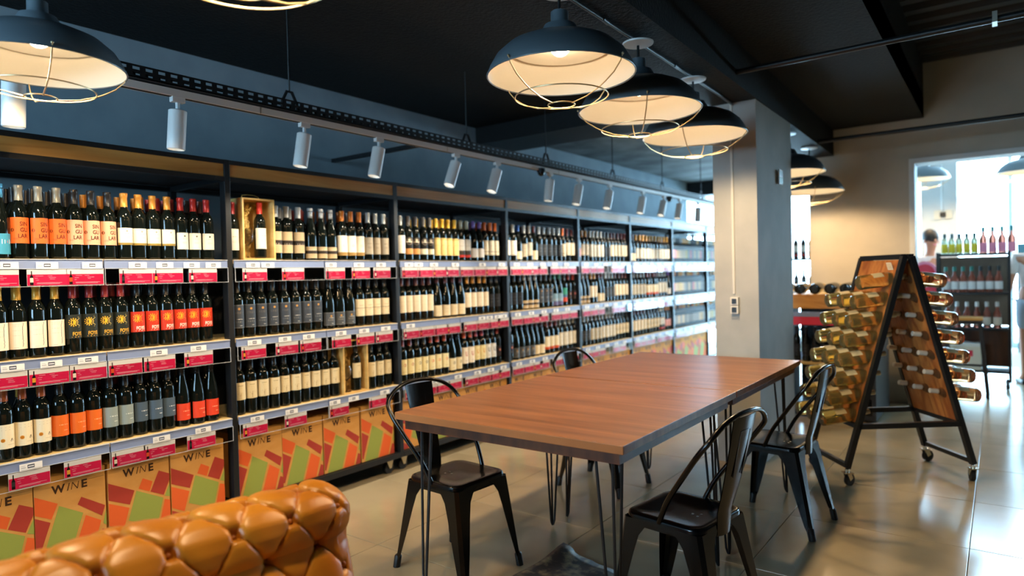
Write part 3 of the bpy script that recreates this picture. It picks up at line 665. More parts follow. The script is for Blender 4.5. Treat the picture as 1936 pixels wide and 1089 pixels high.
# gift boxes with straw
def gift_box(y0, y1, z0, h, cap, kind, lab, blab, handle):
    x0, x1 = -3.30, -3.158; t = .009
    root = empty('gift_box', ((x0+x1)/2, (y0+y1)/2, z0), label=lab, cat='box', group='open wooden gift boxes')
    ox, oy = (x0+x1)/2, (y0+y1)/2
    P = lambda n, mb, m, **k: mb.build(n, m, root, **k)
    P('bottom_panel', MB().box(x0-ox, x1-ox, y0-oy, y1-oy, 0, t), m_gift); P('top_panel', MB().box(x0-ox, x1-ox, y0-oy, y1-oy, h-t, h), m_gift)
    P('side_panel', MB().box(x0-ox, x1-ox, y0-oy, y0+t-oy, t, h-t), m_gift); P('side_panel', MB().box(x0-ox, x1-ox, y1-t-oy, y1-oy, t, h-t), m_gift)
    P('back_panel', MB().box(x0-ox, x0+t-ox, y0+t-oy, y1-t-oy, t, h-t), m_gift)
    st = MB(); rd = random.Random(int(y0*100))
    for k in range(330):
        zc = rd.uniform(.02, h-.03); yc = rd.uniform(y0+.016, y1-.02)-oy
        if yc > -.012 and zc < .27: yc = -rd.uniform(.014, (y1-y0)/2-.018)
        xc = rd.uniform(x0+.03, x0+.075)-ox; r = rd.uniform(.006, .014); a0 = rd.uniform(0, 6.28); tl = rd.uniform(-1, 1)
        st.tube([(xc+.008*math.sin(a0+q*1.1)*tl, yc+r*math.cos(a0+q*1.2), zc+r*math.sin(a0+q*1.2)*.9) for q in range(6)], .0016, 3)
    P('straw', st, m_straw, kind='stuff')
    if handle: P('rope_handle', MB().tube([(0, -.055, h), (0, -.05, h+.02), (0, -.02, h+.026), (0, .02, h+.024), (0, .045, h+.016), (0, .05, h)], .0022, 5), m_straw)
    put_bottle(kind, oy+.030, z0+t, -3.200, blab, 'bottles in the gift boxes', 0, cap)
    g = empty('wine_glass', (-3.196, oy-.045, z0+t+.001), label='clear wine glass in straw inside the %s-shelf wooden gift box' % ('top' if z0 > 1 else 'bottom'), cat='glass', group='glasses in the gift boxes')
    MB().lathe([(.026,0),(.027,.002),(.006,.004),(.003,.008),(.003,.065),(.010,.072),(.024,.088),(.030,.110),(.029,.135),(.024,.158),(.0232,.158),(.0282,.135),(.0292,.110),(.0232,.089),(.0,.074)], 18).build('bowl', m_clear, g, 60)
gift_box(1.918, 2.108, 1.386, .325, 'c8352c', 'rc1', 'open wooden gift box with rope handle on the top shelf', 'red-capped wine bottle standing in the top-shelf wooden gift box', True)
gift_box(2.543, 2.735, .579, .325, '16161a', 'tree', 'open wooden gift box without handle on the bottom shelf', 'black-capped wine bottle standing in the bottom-shelf wooden gift box', False)

# cartons
DR, ORG, GRN = 'a33a2e', 'd9602c', '8f9a48'
ART_A = [([(0,.80),(.31,.657),(.22,.486),(0,.58)],ORG),([(0,.546),(.205,.45),(.035,.06),(0,.07)],DR),([(.326,.627),(.66,.465),(.47,.01),(.075,.01)],GRN),
 ([(.64,.67),(.985,.488),(.935,.364),(.584,.585)],DR),([(.697,.427),(.92,.31),(.81,.01),(.515,.01)],ORG),([(1,.45),(1,.23),(.95,.265)],GRN),([(.935,.20),(1,.17),(1,.01),(.85,.01)],DR)]
ART_B = [([(0,.75),(.41,.575),(.33,.405),(0,.53)],DR),([(.55,.708),(.71,.634),(.656,.51),(.475,.583)],ORG),([(.82,.76),(1,.685),(1,.60),(.893,.413),(.67,.503)],DR),
 ([(.44,.565),(.885,.375),(.77,.02),(.30,.20)],GRN),([(1,.55),(1,.37),(.91,.395)],GRN),([(0,.49),(.32,.365),(.22,.10),(0,.20)],ORG),([(.0,.16),(.22,.065),(.19,.01),(0,.01)],DR),([(.91,.35),(1,.32),(1,.01),(.80,.01)],ORG)]
def carton_print(art, W, H):
    mb = MB(); p = Print()
    for pts, c in art: p.poly([((u-.5)*W, v*H) for u, v in pts], c, 1)
    b = '3a2412'; z = H*.785; s = .047
    p.text('W', -.070, z, s, b, 'l', .035, sx=.95); p.text('I', -.019, z, s, b, 'l', -.012, shear=.25); p.text('N', -.004, z, s, b, 'l', -.018, shear=.2, sx=.9); p.text('E', .038, z, s, b, 'l', .035)
    p.onto(mb, lambda u, v, lay: (.0004+.0002*lay, u, v)); me = mb.mesh('printed_pattern'); me.materials.append(m_print); return me
CH = .345
CB = MB().box(-.30, 0, -.1335, .1335, 0, CH).mesh('wine_carton', bevel=.003); CB.materials.append(m_card)
CP = [carton_print(ART_A, .266, CH), carton_print(ART_B, .266, CH)]
FLAP = MB().box(.0002, .0006, -.0012, .0012, .30, CH).mesh('seam')
for bay in range(1, 8):
    p0, p1 = POST[bay-1]+.03, POST[bay]
    if bay == 1: cs = [(.829,1),(1.099,0),(1.3755,1),(1.6495,1)]
    elif bay == 2: cs = [(1.987,0),(2.2545,0),(2.5305,0),(2.811,0)]
    else: cs = [(p0+.006+(p1-p0-.012)*(k+.5)/4, (k+bay) % 2) for k in range(4)]
    for k, (cy, d) in enumerate(cs):
        o = link('wine_carton', CB, None, (-3.172, cy, .1355), 0, 'brown wine carton with %s pattern, %s from left under the %s shelving' % ('green-centred' if d == 0 else 'red-cornered', ORD[k], SW[bay-1]), 'carton', 'wine cartons under the shelves')
        link('printed_pattern', CP[d], o)
        if bay > 2: o.scale = (1, (p1-p0-.016)/4/.267, 1)

# ================================================================== TABLES
def table(y0, y1, lab, fx0, fx1):
    x0, x1 = -1.897, -.912; cx, cy = (x0+x1)/2, (y0+y1)/2
    r = empty('table', (cx, cy, 0), label=lab, cat='table', group='wooden tables pushed end to end')
    hx, hy = (x1-x0)/2, (y1-y0)/2
    MB().box(-hx, hx, -hy, hy, .722, .750).build('tabletop', m_top, r, bevel=.002)
    i = .028
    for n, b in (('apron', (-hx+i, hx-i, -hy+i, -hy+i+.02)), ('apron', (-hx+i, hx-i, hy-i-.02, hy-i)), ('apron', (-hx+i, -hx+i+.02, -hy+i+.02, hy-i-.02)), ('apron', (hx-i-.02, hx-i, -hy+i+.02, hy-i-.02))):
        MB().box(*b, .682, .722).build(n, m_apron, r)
    for sx in (-1, 1):
        for sy in (-1, 1):
            px, py = sx*(hx-.07), sy*(hy-.065)
            q = empty_leg = MB()
            q.box(px-sx*.075-.0, px+sx*.012, py-sy*.075, py+sy*.012, .716, .7215)
            foot = (px+sx*.002, py+sy*.002, .008)
            tops = [(px+sx*.0, py-sy*.065, .718), (px-sx*.065, py+sy*.0, .718), (px-sx*.005, py-sy*.005, .718)]
            dx = .010
            offs = [(-sx*.0, -sy*dx), (-sx*dx, -sy*.0), (0, 0)]
            for (tx, ty, tz), (ox, oy) in zip(tops, offs):
                q.tube([(tx, ty, tz), (foot[0]+ox+(tx-foot[0])*.04, foot[1]+oy+(ty-foot[1])*.04, .030), (foot[0]+ox*.7, foot[1]+oy*.7, .014), (foot[0]+ox*.2, foot[1]+oy*.2, .006)], .0052, 8)
            q.build('hairpin_leg', m_black, r, 40)
    return r
table(1.768, 2.822, 'walnut table with hairpin legs, nearer of the joined pair', 0, 0)
table(2.832, 3.955, 'walnut table with hairpin legs, farther of the joined pair, by the column', 0, 0)

# ================================================================== CHAIRS (faces local +X)
def make_chair():
    r = empty('metal_chair')
    SH = .415; hw = .142; hd = .140
    n = 7; pts = []
    def rr(hx, hy, rad):
        o = []
        for cx, cy, a0 in ((hx-rad, hy-rad, 0), (-hx+rad, hy-rad, PI/2), (-hx+rad, -hy+rad, PI), (hx-rad, -hy+rad, 1.5*PI)):
            for k in range(n): a = a0+PI/2*k/(n-1); o.append((cx+rad*math.cos(a), cy+rad*math.sin(a)))
        return o
    mb = MB(); rings = [(1.0, SH-.042), (1.0, SH-.010), (.985, SH-.003), (.95, SH), (.80, SH-.003), (.55, SH-.010), (.25, SH-.013)]
    vs = []; N = 4*n
    for s_, z in rings:
        for (x, y) in rr(hd*s_, hw*s_, .045*s_): vs.append((x, y, z))
    fs = [(i*N+k, i*N+(k+1) % N, (i+1)*N+(k+1) % N, (i+1)*N+k) for i in range(len(rings)-1) for k in range(N)]
    fs.append(tuple((len(rings)-1)*N+k for k in range(N)))
    mb.add(vs, fs); seat = mb.build('seat', m_blackgloss, r, 50)
    ri = MB()
    for (a, b) in ((-.012, -.012), (-.012, .012), (.012, 0)): ri.lathe([(.004, 0), (.004, .0015), (0, .0015)], 10, (a-.045, b, SH-.0125))
    ri.build('drain_hole', m_metal, seat)
    # legs: folded sheet, wide at the top
    for sx in (-1, 1):
        for sy in (-1, 1):
            top = (sx*hd, sy*hw); ft = (sx*(hd+(.052 if sx > 0 else .070)), sy*(hw+.022))
            lv = []; prof = [(0, .112), (.06, .085), (.14, .068), (.30, .058), (.60, .044), (.85, .030), (.90, .024), (1.0, .022)]
            t = .003
            for q, wd in prof:
                z = (SH-.020)*(1-q); cx = top[0]+(ft[0]-top[0])*q; cy = top[1]+(ft[1]-top[1])*q
                for (a, b) in ((.012,0),(wd,0),(wd,t),(.014,t+.001),(t+.001,.014),(t,wd),(0,wd),(0,.012)): lv.append((cx-sx*a, cy-sy*b, z))
            K = 8; lf = [(i*K+k, i*K+(k+1) % K, (i+1)*K+(k+1) % K, (i+1)*K+k) for i in range(len(prof)-1) for k in range(K)]
            lf += [tuple(range(K)), tuple((len(prof)-1)*K+k for k in range(K))]
            lg = MB().add(lv, lf).build('leg', m_blackgloss, r, 35)
            dxy = ((ft[0]-top[0])*.13, (ft[1]-top[1])*.13)
            MB().tube([(ft[0]-sx*.010-dxy[0], ft[1]-sy*.010-dxy[1], .056), (ft[0]-sx*.010-dxy[0]*.9, ft[1]-sy*.010-dxy[1]*.9, .050), (ft[0]-sx*.010, ft[1]-sy*.010, .0)], [.010, .0145, .0145], 12).build('foot', m_rubber, lg, 50)
    # hoop back
    H = .80; xb = -.222
    pth = [(.005, -hw+.004, SH-.012), (-.035, -hw-.010, SH+.075), (-.105, -hw-.032, .595), (-.160, -hw-.045, .675), (-.196, -hw-.036, .728), (-.212, -hw+.010, .770), (xb, -hw+.070, .793), (xb-.004, 0, H)]
    full = pth + [(x, -y, z) for x, y, z in reversed(pth[:-1])]
    sm = []
    for i in range(len(full)-1):      # catmull-rom
        p = [Vector(full[max(i-1, 0)]), Vector(full[i]), Vector(full[i+1]), Vector(full[min(i+2, len(full)-1)])]
        for k in range(4):
            t = k/4; sm.append(.5*((2*p[1])+(p[2]-p[0])*t+(2*p[0]-5*p[1]+4*p[2]-p[3])*t*t+(3*p[1]-p[0]-3*p[2]+p[3])*t**3))
    sm.append(Vector(full[-1]))
    MB().tube(sm, .0088, 10).build('back_hoop', m_blackgloss, r, 60)
    # splat
    sv = []; rows = [(-hd-.004, SH-.05, .040), (-hd-.008, SH+.03, .045), (-.168, .52, .052), (-.190, .62, .060), (-.207, .70, .067), (xb, .785, .072)]
    for x, z, hwid in rows:
        for y, dx in ((-hwid, .006), (-hwid*.6, -.001), (0, -.004), (hwid*.6, -.001), (hwid, .006)): sv.append((x+dx, y, z))
    sfs = [(i*5+k, i*5+k+1, (i+1)*5+k+1, (i+1)*5+k) for i in range(len(rows)-1) for k in range(4)]
    m = MB(); m.add(sv, sfs); m.add([(x-.003, y, z) for x, y, z in sv], [tuple(reversed(f)) for f in sfs])
    sp = m.build('back_splat', m_blackgloss, r, 60)
    e = MB()
    for y in (-.030, .030): e.tube([(-.188, y*.9, .575), (-.207, y, .68), (-.217, y, .735)], .0022, 6)
    e.tube([(-.217, -.030, .735), (-.220, 0, .737), (-.217, .030, .735)], .0022, 6)
    e.build('embossed_line', m_blackgloss, sp, 60)
    return r
chair = make_chair()
spots_ch = [((-1.915, 2.145), 0, 'black metal chair nearest the leather sofa, back to the shelves'), ((-.925, 2.255), PI, 'black metal chair at the front right, nearest the camera'), ((-.915, 3.45), PI, 'black metal chair on the right near the bottle rack'), ((-1.92, 3.48), 0, 'black metal chair with only its back showing over the far table edge')]
for i, ((x, y), rz, lab) in enumerate(spots_ch):
    c = chair if i == 0 else copy_tree(chair)
    c.location = (x, y, 0); c.rotation_euler = (0, 0, rz+(-.07, -.15, -.09, -.05)[i]); c.scale = (1.1, 1.12, 1.0); c['label'] = lab; c['category'] = 'chair'; c['group'] = 'metal chairs around the tables'

# ================================================================== SOFA
def make_sofa():
    r = empty('leather_sofa', (-1.52, .10, 0), label='tan leather button-tufted sofa with rolled back in the foreground', cat='sofa')
    ox, oy = -1.52, .10
    ys0, ys1 = -.70, 1.155
    # cross-section: from back foot over the roll to the seat; arc-length parametrised
    prof = []
    cx, cz, R = -1.530, .610, .108
    prof += [(-1.585, .06), (-1.588, .30), (-1.595, .46)]
    for k in range(0, 15):
        a = math.radians(205-k*15); prof.append((cx+R*math.cos(a), cz+R*math.sin(a)))
    prof += [(-1.398, .56), (-1.378, .50), (-1.358, .43), (-1.338, .36)]
    L = [0]
    for a, b in zip(prof, prof[1:]): L.append(L[-1]+math.dist(a, b))
    # resample
    def at(s):
        s = min(max(s, 0), L[-1])
        for i in range(len(L)-1):
            if s <= L[i+1]:
                t = (s-L[i])/(L[i+1]-L[i]); a, b = prof[i], prof[i+1]; return (a[0]+(b[0]-a[0])*t, a[1]+(b[1]-a[1])*t)
        return prof[-1]
    NS, NT = 580, 250
    # locate row 1 (x=-1.395 z~.72) on the profile
    best = min(range(len(prof)), key=lambda i: math.dist(prof[i], (-1.452, .694))); s1 = L[best]
    ds, dt = .140, .088
    T0 = L[3]
    vs = []; fs = []
    def end_scale(y):
        d = ys1-y
        return 1.0 if d > .10 else math.sqrt(max(0.0, 1-((.10-d)/.10)**2))
    def zt(y): return .012*max(0, min(1, (1.0-y)/.5))
    def sh(y): t = max(0, min(1, (y-.55)/.50)); return .045*t*t*(3-2*t)
    btn = []
    for i in range(NS+1):
        y = ys0+(ys1-ys0)*i/NS
        y = y if i < NS else ys1
        for j in range(NT+1):
            s = L[-1]*j/NT; x, z = at(s)
            e = .001
            x2, z2 = at(s+e) if s+e < L[-1] else at(s); x1, z1 = at(s-e)
            tx, tz = x2-x1, z2-z1; nl = math.hypot(tx, tz) or 1; nx, nz = -tz/nl, tx/nl
            if nx*(x-cx)+nz*(z-cz) < 0: nx, nz = -nx, -nz
            u = (y-.680)/ds; v = (s-s1)/dt
            p = (u+v)/1.0; q = (u-v)/1.0
            # rows alternate by half a step: p,q on a half-lattice
            p = u+v/2; q = u-v/2
            ep, eq = abs(math.sin(PI*p)), abs(math.sin(PI*q))
            mnd = min(ep, eq)
            pillow = (ep*eq)**.27
            crease = 1-math.exp(-mnd/.045)
            dbt = math.hypot((p-round(p)), (q-round(q)))
            hole = math.exp(-(dbt/.115)**2)
            act = 1.0 if s > T0 else max(0, 1-(T0-s)/.05)
            act *= min(1, max(0, (ys1-.02-y)/.05))
            d = act*(.014*pillow+.0055*crease-.019*hole)+(1-act)*.012
            es = end_scale(y)
            # near the end the roll closes towards its axis
            bx, bz = x+nx*d, z+nz*d+zt(y)*(1 if z > .4 else 0)
            if es < 1: kx = .55+.45*es; bx = cx+(bx-cx)*kx if z > .45 else -1.46+(bx+1.46)*(.75+.25*es); bz = (.60+(bz-.60)*(.55+.45*es)) if bz > .60 else bz
            bx += sh(y)*(1 if s < s1 else max(0, 1-(s-s1)/.12)*1)
            wob = .0022*math.sin(23*y+9*s)+.0015*math.sin(41*y-17*s)
            vs.append((bx-ox+nx*wob, y-oy, bz+nz*wob))
    W = NT+1
    for i in range(NS):
        for j in range(NT): fs.append((i*W+j, i*W+j+1, (i+1)*W+j+1, (i+1)*W+j))
    fs.append(tuple(NS*W+j for j in range(NT, -1, -1))); fs.append(tuple(range(NT+1)))
    me = MB().add(vs, fs); b = me.build('tufted_back', m_leather, r, True)
    b.data.polygons.foreach_set('use_smooth', [True]*len(b.data.polygons)); b.data.set_sharp_from_angle(angle=math.radians(75))
    bm = MB().sphere((0, 0, 0), .0085, 12, 8, sx=1, sy=1, sz=1).mesh('button', True); bm.materials.append(m_leather_b)
    for rI in range(-2, 4):
        s = s1+rI*dt
        if not (T0 < s < L[-1]-.02): continue
        x, z = at(s)
        k = -12
        while k < 4:
            y = .680+ds*(k+(.5 if rI % 2 else 0)); k += 1
            if y > ys1-.05 or y < ys0+.05: continue
            dx, dz = x-cx, z-cz; l = math.hypot(dx, dz)
            link('button', bm, b, (x+dx/l*(-.010)+(sh(y)*(1 if s < s1 else max(0, 1-(s-s1)/.12)))-ox, y-oy, z+dz/l*(-.010)+zt(y)))
    # seat and base below
    MB().box(-1.45-ox, -.80-ox, ys0-oy, 1.03-oy, .07, .30).build('base', m_leather, r, bevel=.02)
    MB().box(-1.36-ox, -.79-ox, ys0+.12-oy, .99-oy, .30, .40).build('seat_cushion', m_leather, r, bevel=.03)
    for (x, y) in ((-1.5, ys0+.08), (-1.5, .95), (-.86, ys0+.08), (-.86, .95)):
        MB().lathe([(.022, 0), (.030, .03), (.024, .075), (0, .0755)], 12, (x-ox, y-oy, 0)).build('foot', m_apron, r, 50)
    return r
make_sofa()
# hide rug on the floor
rg = MB(); a0 = Vector((-1.615, 2.523)); e1 = Vector((-.10, -1.0)).normalized(); e2 = Vector((.97, -.22)).normalized()
n = 16; vs = []
for i in range(n+1):
    for j in range(n+1):
        p = a0+e1*(.65*i/n)+e2*(.42*j/n); dd = math.hypot(i, j)
        lift = .030*math.exp(-(dd/2.6)**2)+.006*math.sin(i*.9)*math.sin(j*.7)+.010
        edge = 0 if (i in (0, n) or j in (0, n)) else 1
        vs.append((p.x+.012*math.sin(j*1.3)*(i == 0), p.y+.012*math.sin(i*1.1)*(j == 0), lift-.003*(1-edge)))
fs = [(i*(n+1)+j, i*(n+1)+j+1, (i+1)*(n+1)+j+1, (i+1)*(n+1)+j) for i in range(n) for j in range(n)]
o = rg.add(vs, fs).build('rug', m_rug, None, 60, label='dark grey hide rug with a curled corner under the table', cat='rug')
md = o.modifiers.new('thick', 'SOLIDIFY'); md.thickness = .006; md.offset = -1

# ================================================================== PENDANT LAMPS
def make_pendant():
    r = empty('pendant_lamp')
    out = [(.280, 0), (.281, .006), (.272, .030), (.248, .070), (.205, .108), (.150, .132), (.085, .147), (.078, .152), (.076, .164), (.066, .178), (.060, .189), (.036, .195), (.034, .198), (.0335, .240), (.030, .243), (0, .244)]
    MB().lathe(out, 48, cap=False).build('shade', m_shade, r, 35)
    inn = [(.280, 0), (.277, .004), (.268, .028), (.244, .067), (.200, .105), (.145, .130), (.06, .142), (0, .143)]
    MB().lathe(inn, 48, cap=False).build('lining', m_enamel, r, 35)
    MB().lathe([(.196, .106), (.190, .098), (.150, .112), (.06, .118), (.0, .118)], 40, cap=False).build('reflector', m_enamel, r, 50)
    MB().tube([(.282*math.cos(2*PI*k/48), .282*math.sin(2*PI*k/48), .001) for k in range(48)], .0035, 6, True).build('rim_bead', m_shade, r, 60)
    MB().sphere((0, 0, .112), .040, 16, 10).build('bulb', m_bulb, r, True)
    cg = empty('c'); bpy.data.objects.remove(cg)
    c = MB()
    for rad, z, nn in ((.178, -.082, 40), (.052, -.112, 24)): c.tube([(rad*math.cos(2*PI*k/nn), rad*math.sin(2*PI*k/nn), z) for k in range(nn)], .0026, 6, True)
    cage = c.build('cage', m_wire, r, 60)
    for k in range(4):
        a = PI/4+k*PI/2+.35; ca, sa = math.cos(a), math.sin(a)
        w_ = MB().tube([(q*ca, q*sa, z) for q, z in ((.284, .014), (.276, -.008), (.245, -.042), (.205, -.068), (.178, -.082), (.120, -.103), (.052, -.114))], .0026, 6)
        w_.sphere((.285*ca, .285*sa, .014), .005, 8, 6); w_.build('cage_rib', m_wire, cage, 60)
    MB().tube([(0, 0, .242), (0, 0, .304)], .006, 8).build('cord', m_dark, r)
    MB().lathe([(.012, .301), (.070, .304), (.072, .311), (0, .312)], 24).build('ceiling_rose', m_whitemetal, r, 40)
    return r
pend = make_pendant()
def bulb_light(root):
    l = bpy.data.lights.new('pendant_light', 'SPOT'); l.energy = PENDANT_W; l.color = WARM; l.shadow_soft_size = .045; l.spot_size = math.radians(165); l.spot_blend = .35
    o = bpy.data.objects.new('pendant_light', l); COL.objects.link(o); o.parent = root; o.location = (0, 0, .012)
LAMPS = [((-1.342, 2.153, 2.030), 'blue-grey caged pendant lamp, largest and nearest of three above the table', .3),
 ((-1.345, 2.841, 2.022), 'blue-grey caged pendant lamp, middle of three above the table', 1.0),
 ((-1.363, 3.569, 2.020), 'blue-grey caged pendant lamp, farthest of three above the table by the column', .6),
 ((-2.425, .797, 1.962), 'blue-grey caged pendant lamp hanging before the shelves at far left', .25),
 ((-1.345, .835, 2.030), 'caged pendant lamp whose wire ring just dips in at top', .5),
 ((-1.36, 5.55, 2.030), 'caged pendant lamp half hidden right behind the column', .2),
 ((-1.37, 6.38, 1.955), 'caged pendant lamp hanging beside the cream far wall', .8),
 ((-.73, 9.2, 2.29), 'pale pendant lamp in the next room beside the white column', .4),
 ((.25, 9.2, 2.27), 'pendant lamp in the next room at the right edge', .9)]
for i, (loc, lab, rz) in enumerate(LAMPS):
    p = pend if i == 0 else copy_tree(pend)
    p.location = loc; p.rotation_euler = (0, 0, rz); p['label'] = lab; p['category'] = 'lamp'; p['group'] = 'caged pendant lamps'
    if loc[0] < -2 or loc[1] > 9 or loc[2] < 2.0:     # longer drop to the ceiling
        ext = 2.61 if loc[0] < -2 else (3.95 if loc[1] > 9 else 2.36)
        for ch in p.children:
            if ch.name.startswith('ceiling_rose'): ch.location = (0, 0, ext-loc[2]-.318)
            if ch.name.startswith('cord'): ch.scale = (1, 1, (ext-loc[2]-.242-.014)/.062); ch.location = (0, 0, .242-.242*ch.scale[2])
    if i == 3: p.scale = (.85, .85, .85)
    if i == 0: [setattr(ch, 'location', (0, 0, .006)) for ch in p.children if ch.name.startswith('ceiling_rose')]
    bulb_light(p)
# conduits
cdt = empty('cable_conduit', (-1.37, 2.0, 2.349), label='galvanised cable conduit running along the beam over the lamps', cat='conduit')
b = MB()
b.tube([(.05, -2.5, 0), (.03, .15, 0), (-.005, 2.0, 0), (-.02, 2.32, 0)], .0082, 8).build('tube', m_conduit, cdt, 60)
for yy in (-.9, .5, 1.3): MB().tube([(.035-.018*yy, yy, 0), (.03-.018*yy, yy+.06, 0)], .0102, 8).build('coupling', m_conduit, cdt, 60)
pp = MB(); pp.tube([(-1.30, 3.90, 2.425), (4.0, 3.86, 2.425)], .016, 10)
o = pp.build('ceiling_pipe', m_deck, None, 60, label='black pipe crossing under the ceiling slab, nearer of two', cat='pipe', group='ceiling pipes')
MB().box(-.02, .0, 3.84, 3.92, 2.40, 2.45).build('clamp', m_metal, o)
o = MB().tube([(-1.46, 6.3, 2.385), (4.0, 6.3, 2.385)], .018, 10).build('ceiling_pipe', m_deck, None, 60, label='black pipe in front of the cream far wall, farther of two', cat='pipe', group='ceiling pipes')
MB().tube([(-1.40, 4.326, 1.115), (-1.40, 4.326, 2.36)], .010, 8).build('wall_conduit', m_plastic, None, 60, label='slim pale conduit running down the column to its sockets', cat='conduit')
for k, z in enumerate((1.068, 1.012)):
    s_ = empty('socket_box', (-1.392, 4.318, z), label='white socket box on the column, %s of two' % ('upper' if k == 0 else 'lower'), cat='socket', group='sockets on the column')
    MB().box(-.026, .026, -.022, .022, -.026, .026).build('box', m_plastic, s_, bevel=.003); MB().box(-.015, .015, -.026, -.021, -.017, .017).build('outlet', m_dark, s_)
sg = empty('exit_sign', (-1.231, 4.86, 1.917), label='small white and green sign on the column side', cat='sign')
MB().box(-.004, .0015, -.045, .045, -.05, .05).build('plate', m_plastic, sg)
pm = MB(); Print().rect(-.04, .04, -.046, .0, '2c8a62', 1).rect(-.04, .04, .006, .044, '9fb8b0', 1).onto(pm, lambda u, v, lay: (.0016+.0002*lay, u, v)); pm.build('print', m_exit, sg)

# ================================================================== TRACK LIGHTS + TRAY
TX = -2.80
tr = empty('light_track', (TX, 4.0, 2.06), label='long white lighting track hung in front of the shelves', cat='track')
MB().box(-.018, .018, -3.6, 4.0, 0, .030).build('rail', m_whitemetal, tr); MB().box(-.008, .008, -3.6, 4.0, -.002, 0).build('slot', m_dark, tr)
for yy in (-2.2, -.9, .4, 1.7): MB().box(-.019, .019, yy-.002, yy+.002, -.001, .031).build('joint', m_metal, tr)
ty = empty('cable_tray', (TX, 4.0, 2.095), label='black perforated cable tray running above the white track', cat='tray')
t = MB()
t.box(-.045, .045, -3.6, 4.1, 0, .004)
for sx in (-1, 1):
    xa, xb = sx*.045, sx*.042
    for z0, z1 in ((0, .010), (.022, .032), (.044, .052)): t.box(xa, xb, -3.6, 4.1, z0, z1)
    yy = -3.6
    while yy < 4.1: t.box(xa, xb, yy, yy+.022, .010, .022); t.box(xa, xb, yy, yy+.022, .032, .044); yy += .050
t.build('perforated_channel', m_black, ty)
for yy in (1.972, 3.31, 4.25, 5.335, 6.422, 7.517):
    zt_ = (2.46 if 4.62 < yy < 5.12 else 2.61)
    h = MB().tube([(0, yy-4, .105), (0, yy-4, zt_-2.095)], .0045, 6).build('hanger_rod', m_black, ty)
    MB().tube([(0, yy-4-.045, 0), (0, yy-4-.042, .05), (0, yy-4-.014, .105), (0, yy-4+.014, .105), (0, yy-4+.042, .05), (0, yy-4+.045, 0)], .008, 6).build('hanger_bracket', m_black, h)
MB().beam((-1.0, -.98, .02), (-.04, -1.02, .005), .03, .025).build('wall_strut', m_black, ty)
spt = empty('track_spotlight')
MB().box(-.014, .014, -.028, .028, -.024, 0).build('adapter', m_whitemetal, spt, bevel=.003)
MB().tube([(0, 0, -.02), (0, 0, -.058)], .009, 8).build('stem', m_whitemetal, spt, 60)
hd = link('head', None, spt, (0, 0, -.055))
hd.empty_display_size = .01
MB().lathe([(0, .002), (.030, .0), (.036, -.004), (.036, -.165), (.033, -.168), (.031, -.165), (.030, -.118), (0, -.117)], 24).build('cylinder', m_whitemetal, hd, 40)
MB().lathe([(.029, -.1185), (0, -.119)], 20).build('lens', m_ledface, hd)
SPY = [.84, 1.419, 2.053, 2.547, 3.20, 3.632, 4.301, 4.741, 5.276, 5.95, 6.453, 6.875, 7.423]
TILT = [(0,t_) for t_ in (.02,.05,.14,.20,.38,.36,.12,.24,.30,.28,.38,.26,.0)]
for i, (yy, (tx_, ty_)) in enumerate(zip(SPY, TILT)):
    s_ = spt if i == 0 else copy_tree(spt)
    s_.location = (TX, yy, 2.062); s_['label'] = 'white cylindrical track spotlight, %s from the left along the track' % ORD[i]; s_['category'] = 'spotlight'; s_['group'] = 'white track spotlights'
    h = [c for c in s_.children if c.name.startswith('head')][0]
    h.rotation_euler = (-ty_, .06, 0)
    l = bpy.data.lights.new('spot_beam', 'SPOT'); l.energy = SPOT_W; l.color = (1, .86, .66); l.spot_size = math.radians(95); l.spot_blend = .8; l.shadow_soft_size = .03
    lo = bpy.data.objects.new('spot_beam', l); COL.objects.link(lo); lo.parent = h; lo.location = (0, 0, -.175)
    lo.rotation_euler = (0, .42, 0)
for k, (yy, z) in enumerate(((4.149, 2.045), (6.55, 2.03))):
    c = empty('security_camera', (TX+.02, yy, z), label='small black dome camera under the tray, %s of two' % ('nearer' if k == 0 else 'farther'), cat='camera', group='dome cameras')
    MB().lathe([(0, .03), (.030, .03), (.032, .0), (0, -.001)], 16).build('mount', m_dark, c, 40); MB().sphere((0, 0, -.002), .027, 14, 8).build('dome', m_blackgloss, c, True)

# ================================================================== A-FRAME BOTTLE RACK
RC = Vector((-.5625, 4.597)); RD = Vector((-.62, .785)).normalized(); RE = Vector((.785, .62)).normalized()
rack = empty('bottle_rack', (RC.x, RC.y, 0), math.atan2(RD.y, RD.x)-PI/2, label='wooden A-frame bottle rack in black steel frame on casters', cat='rack')
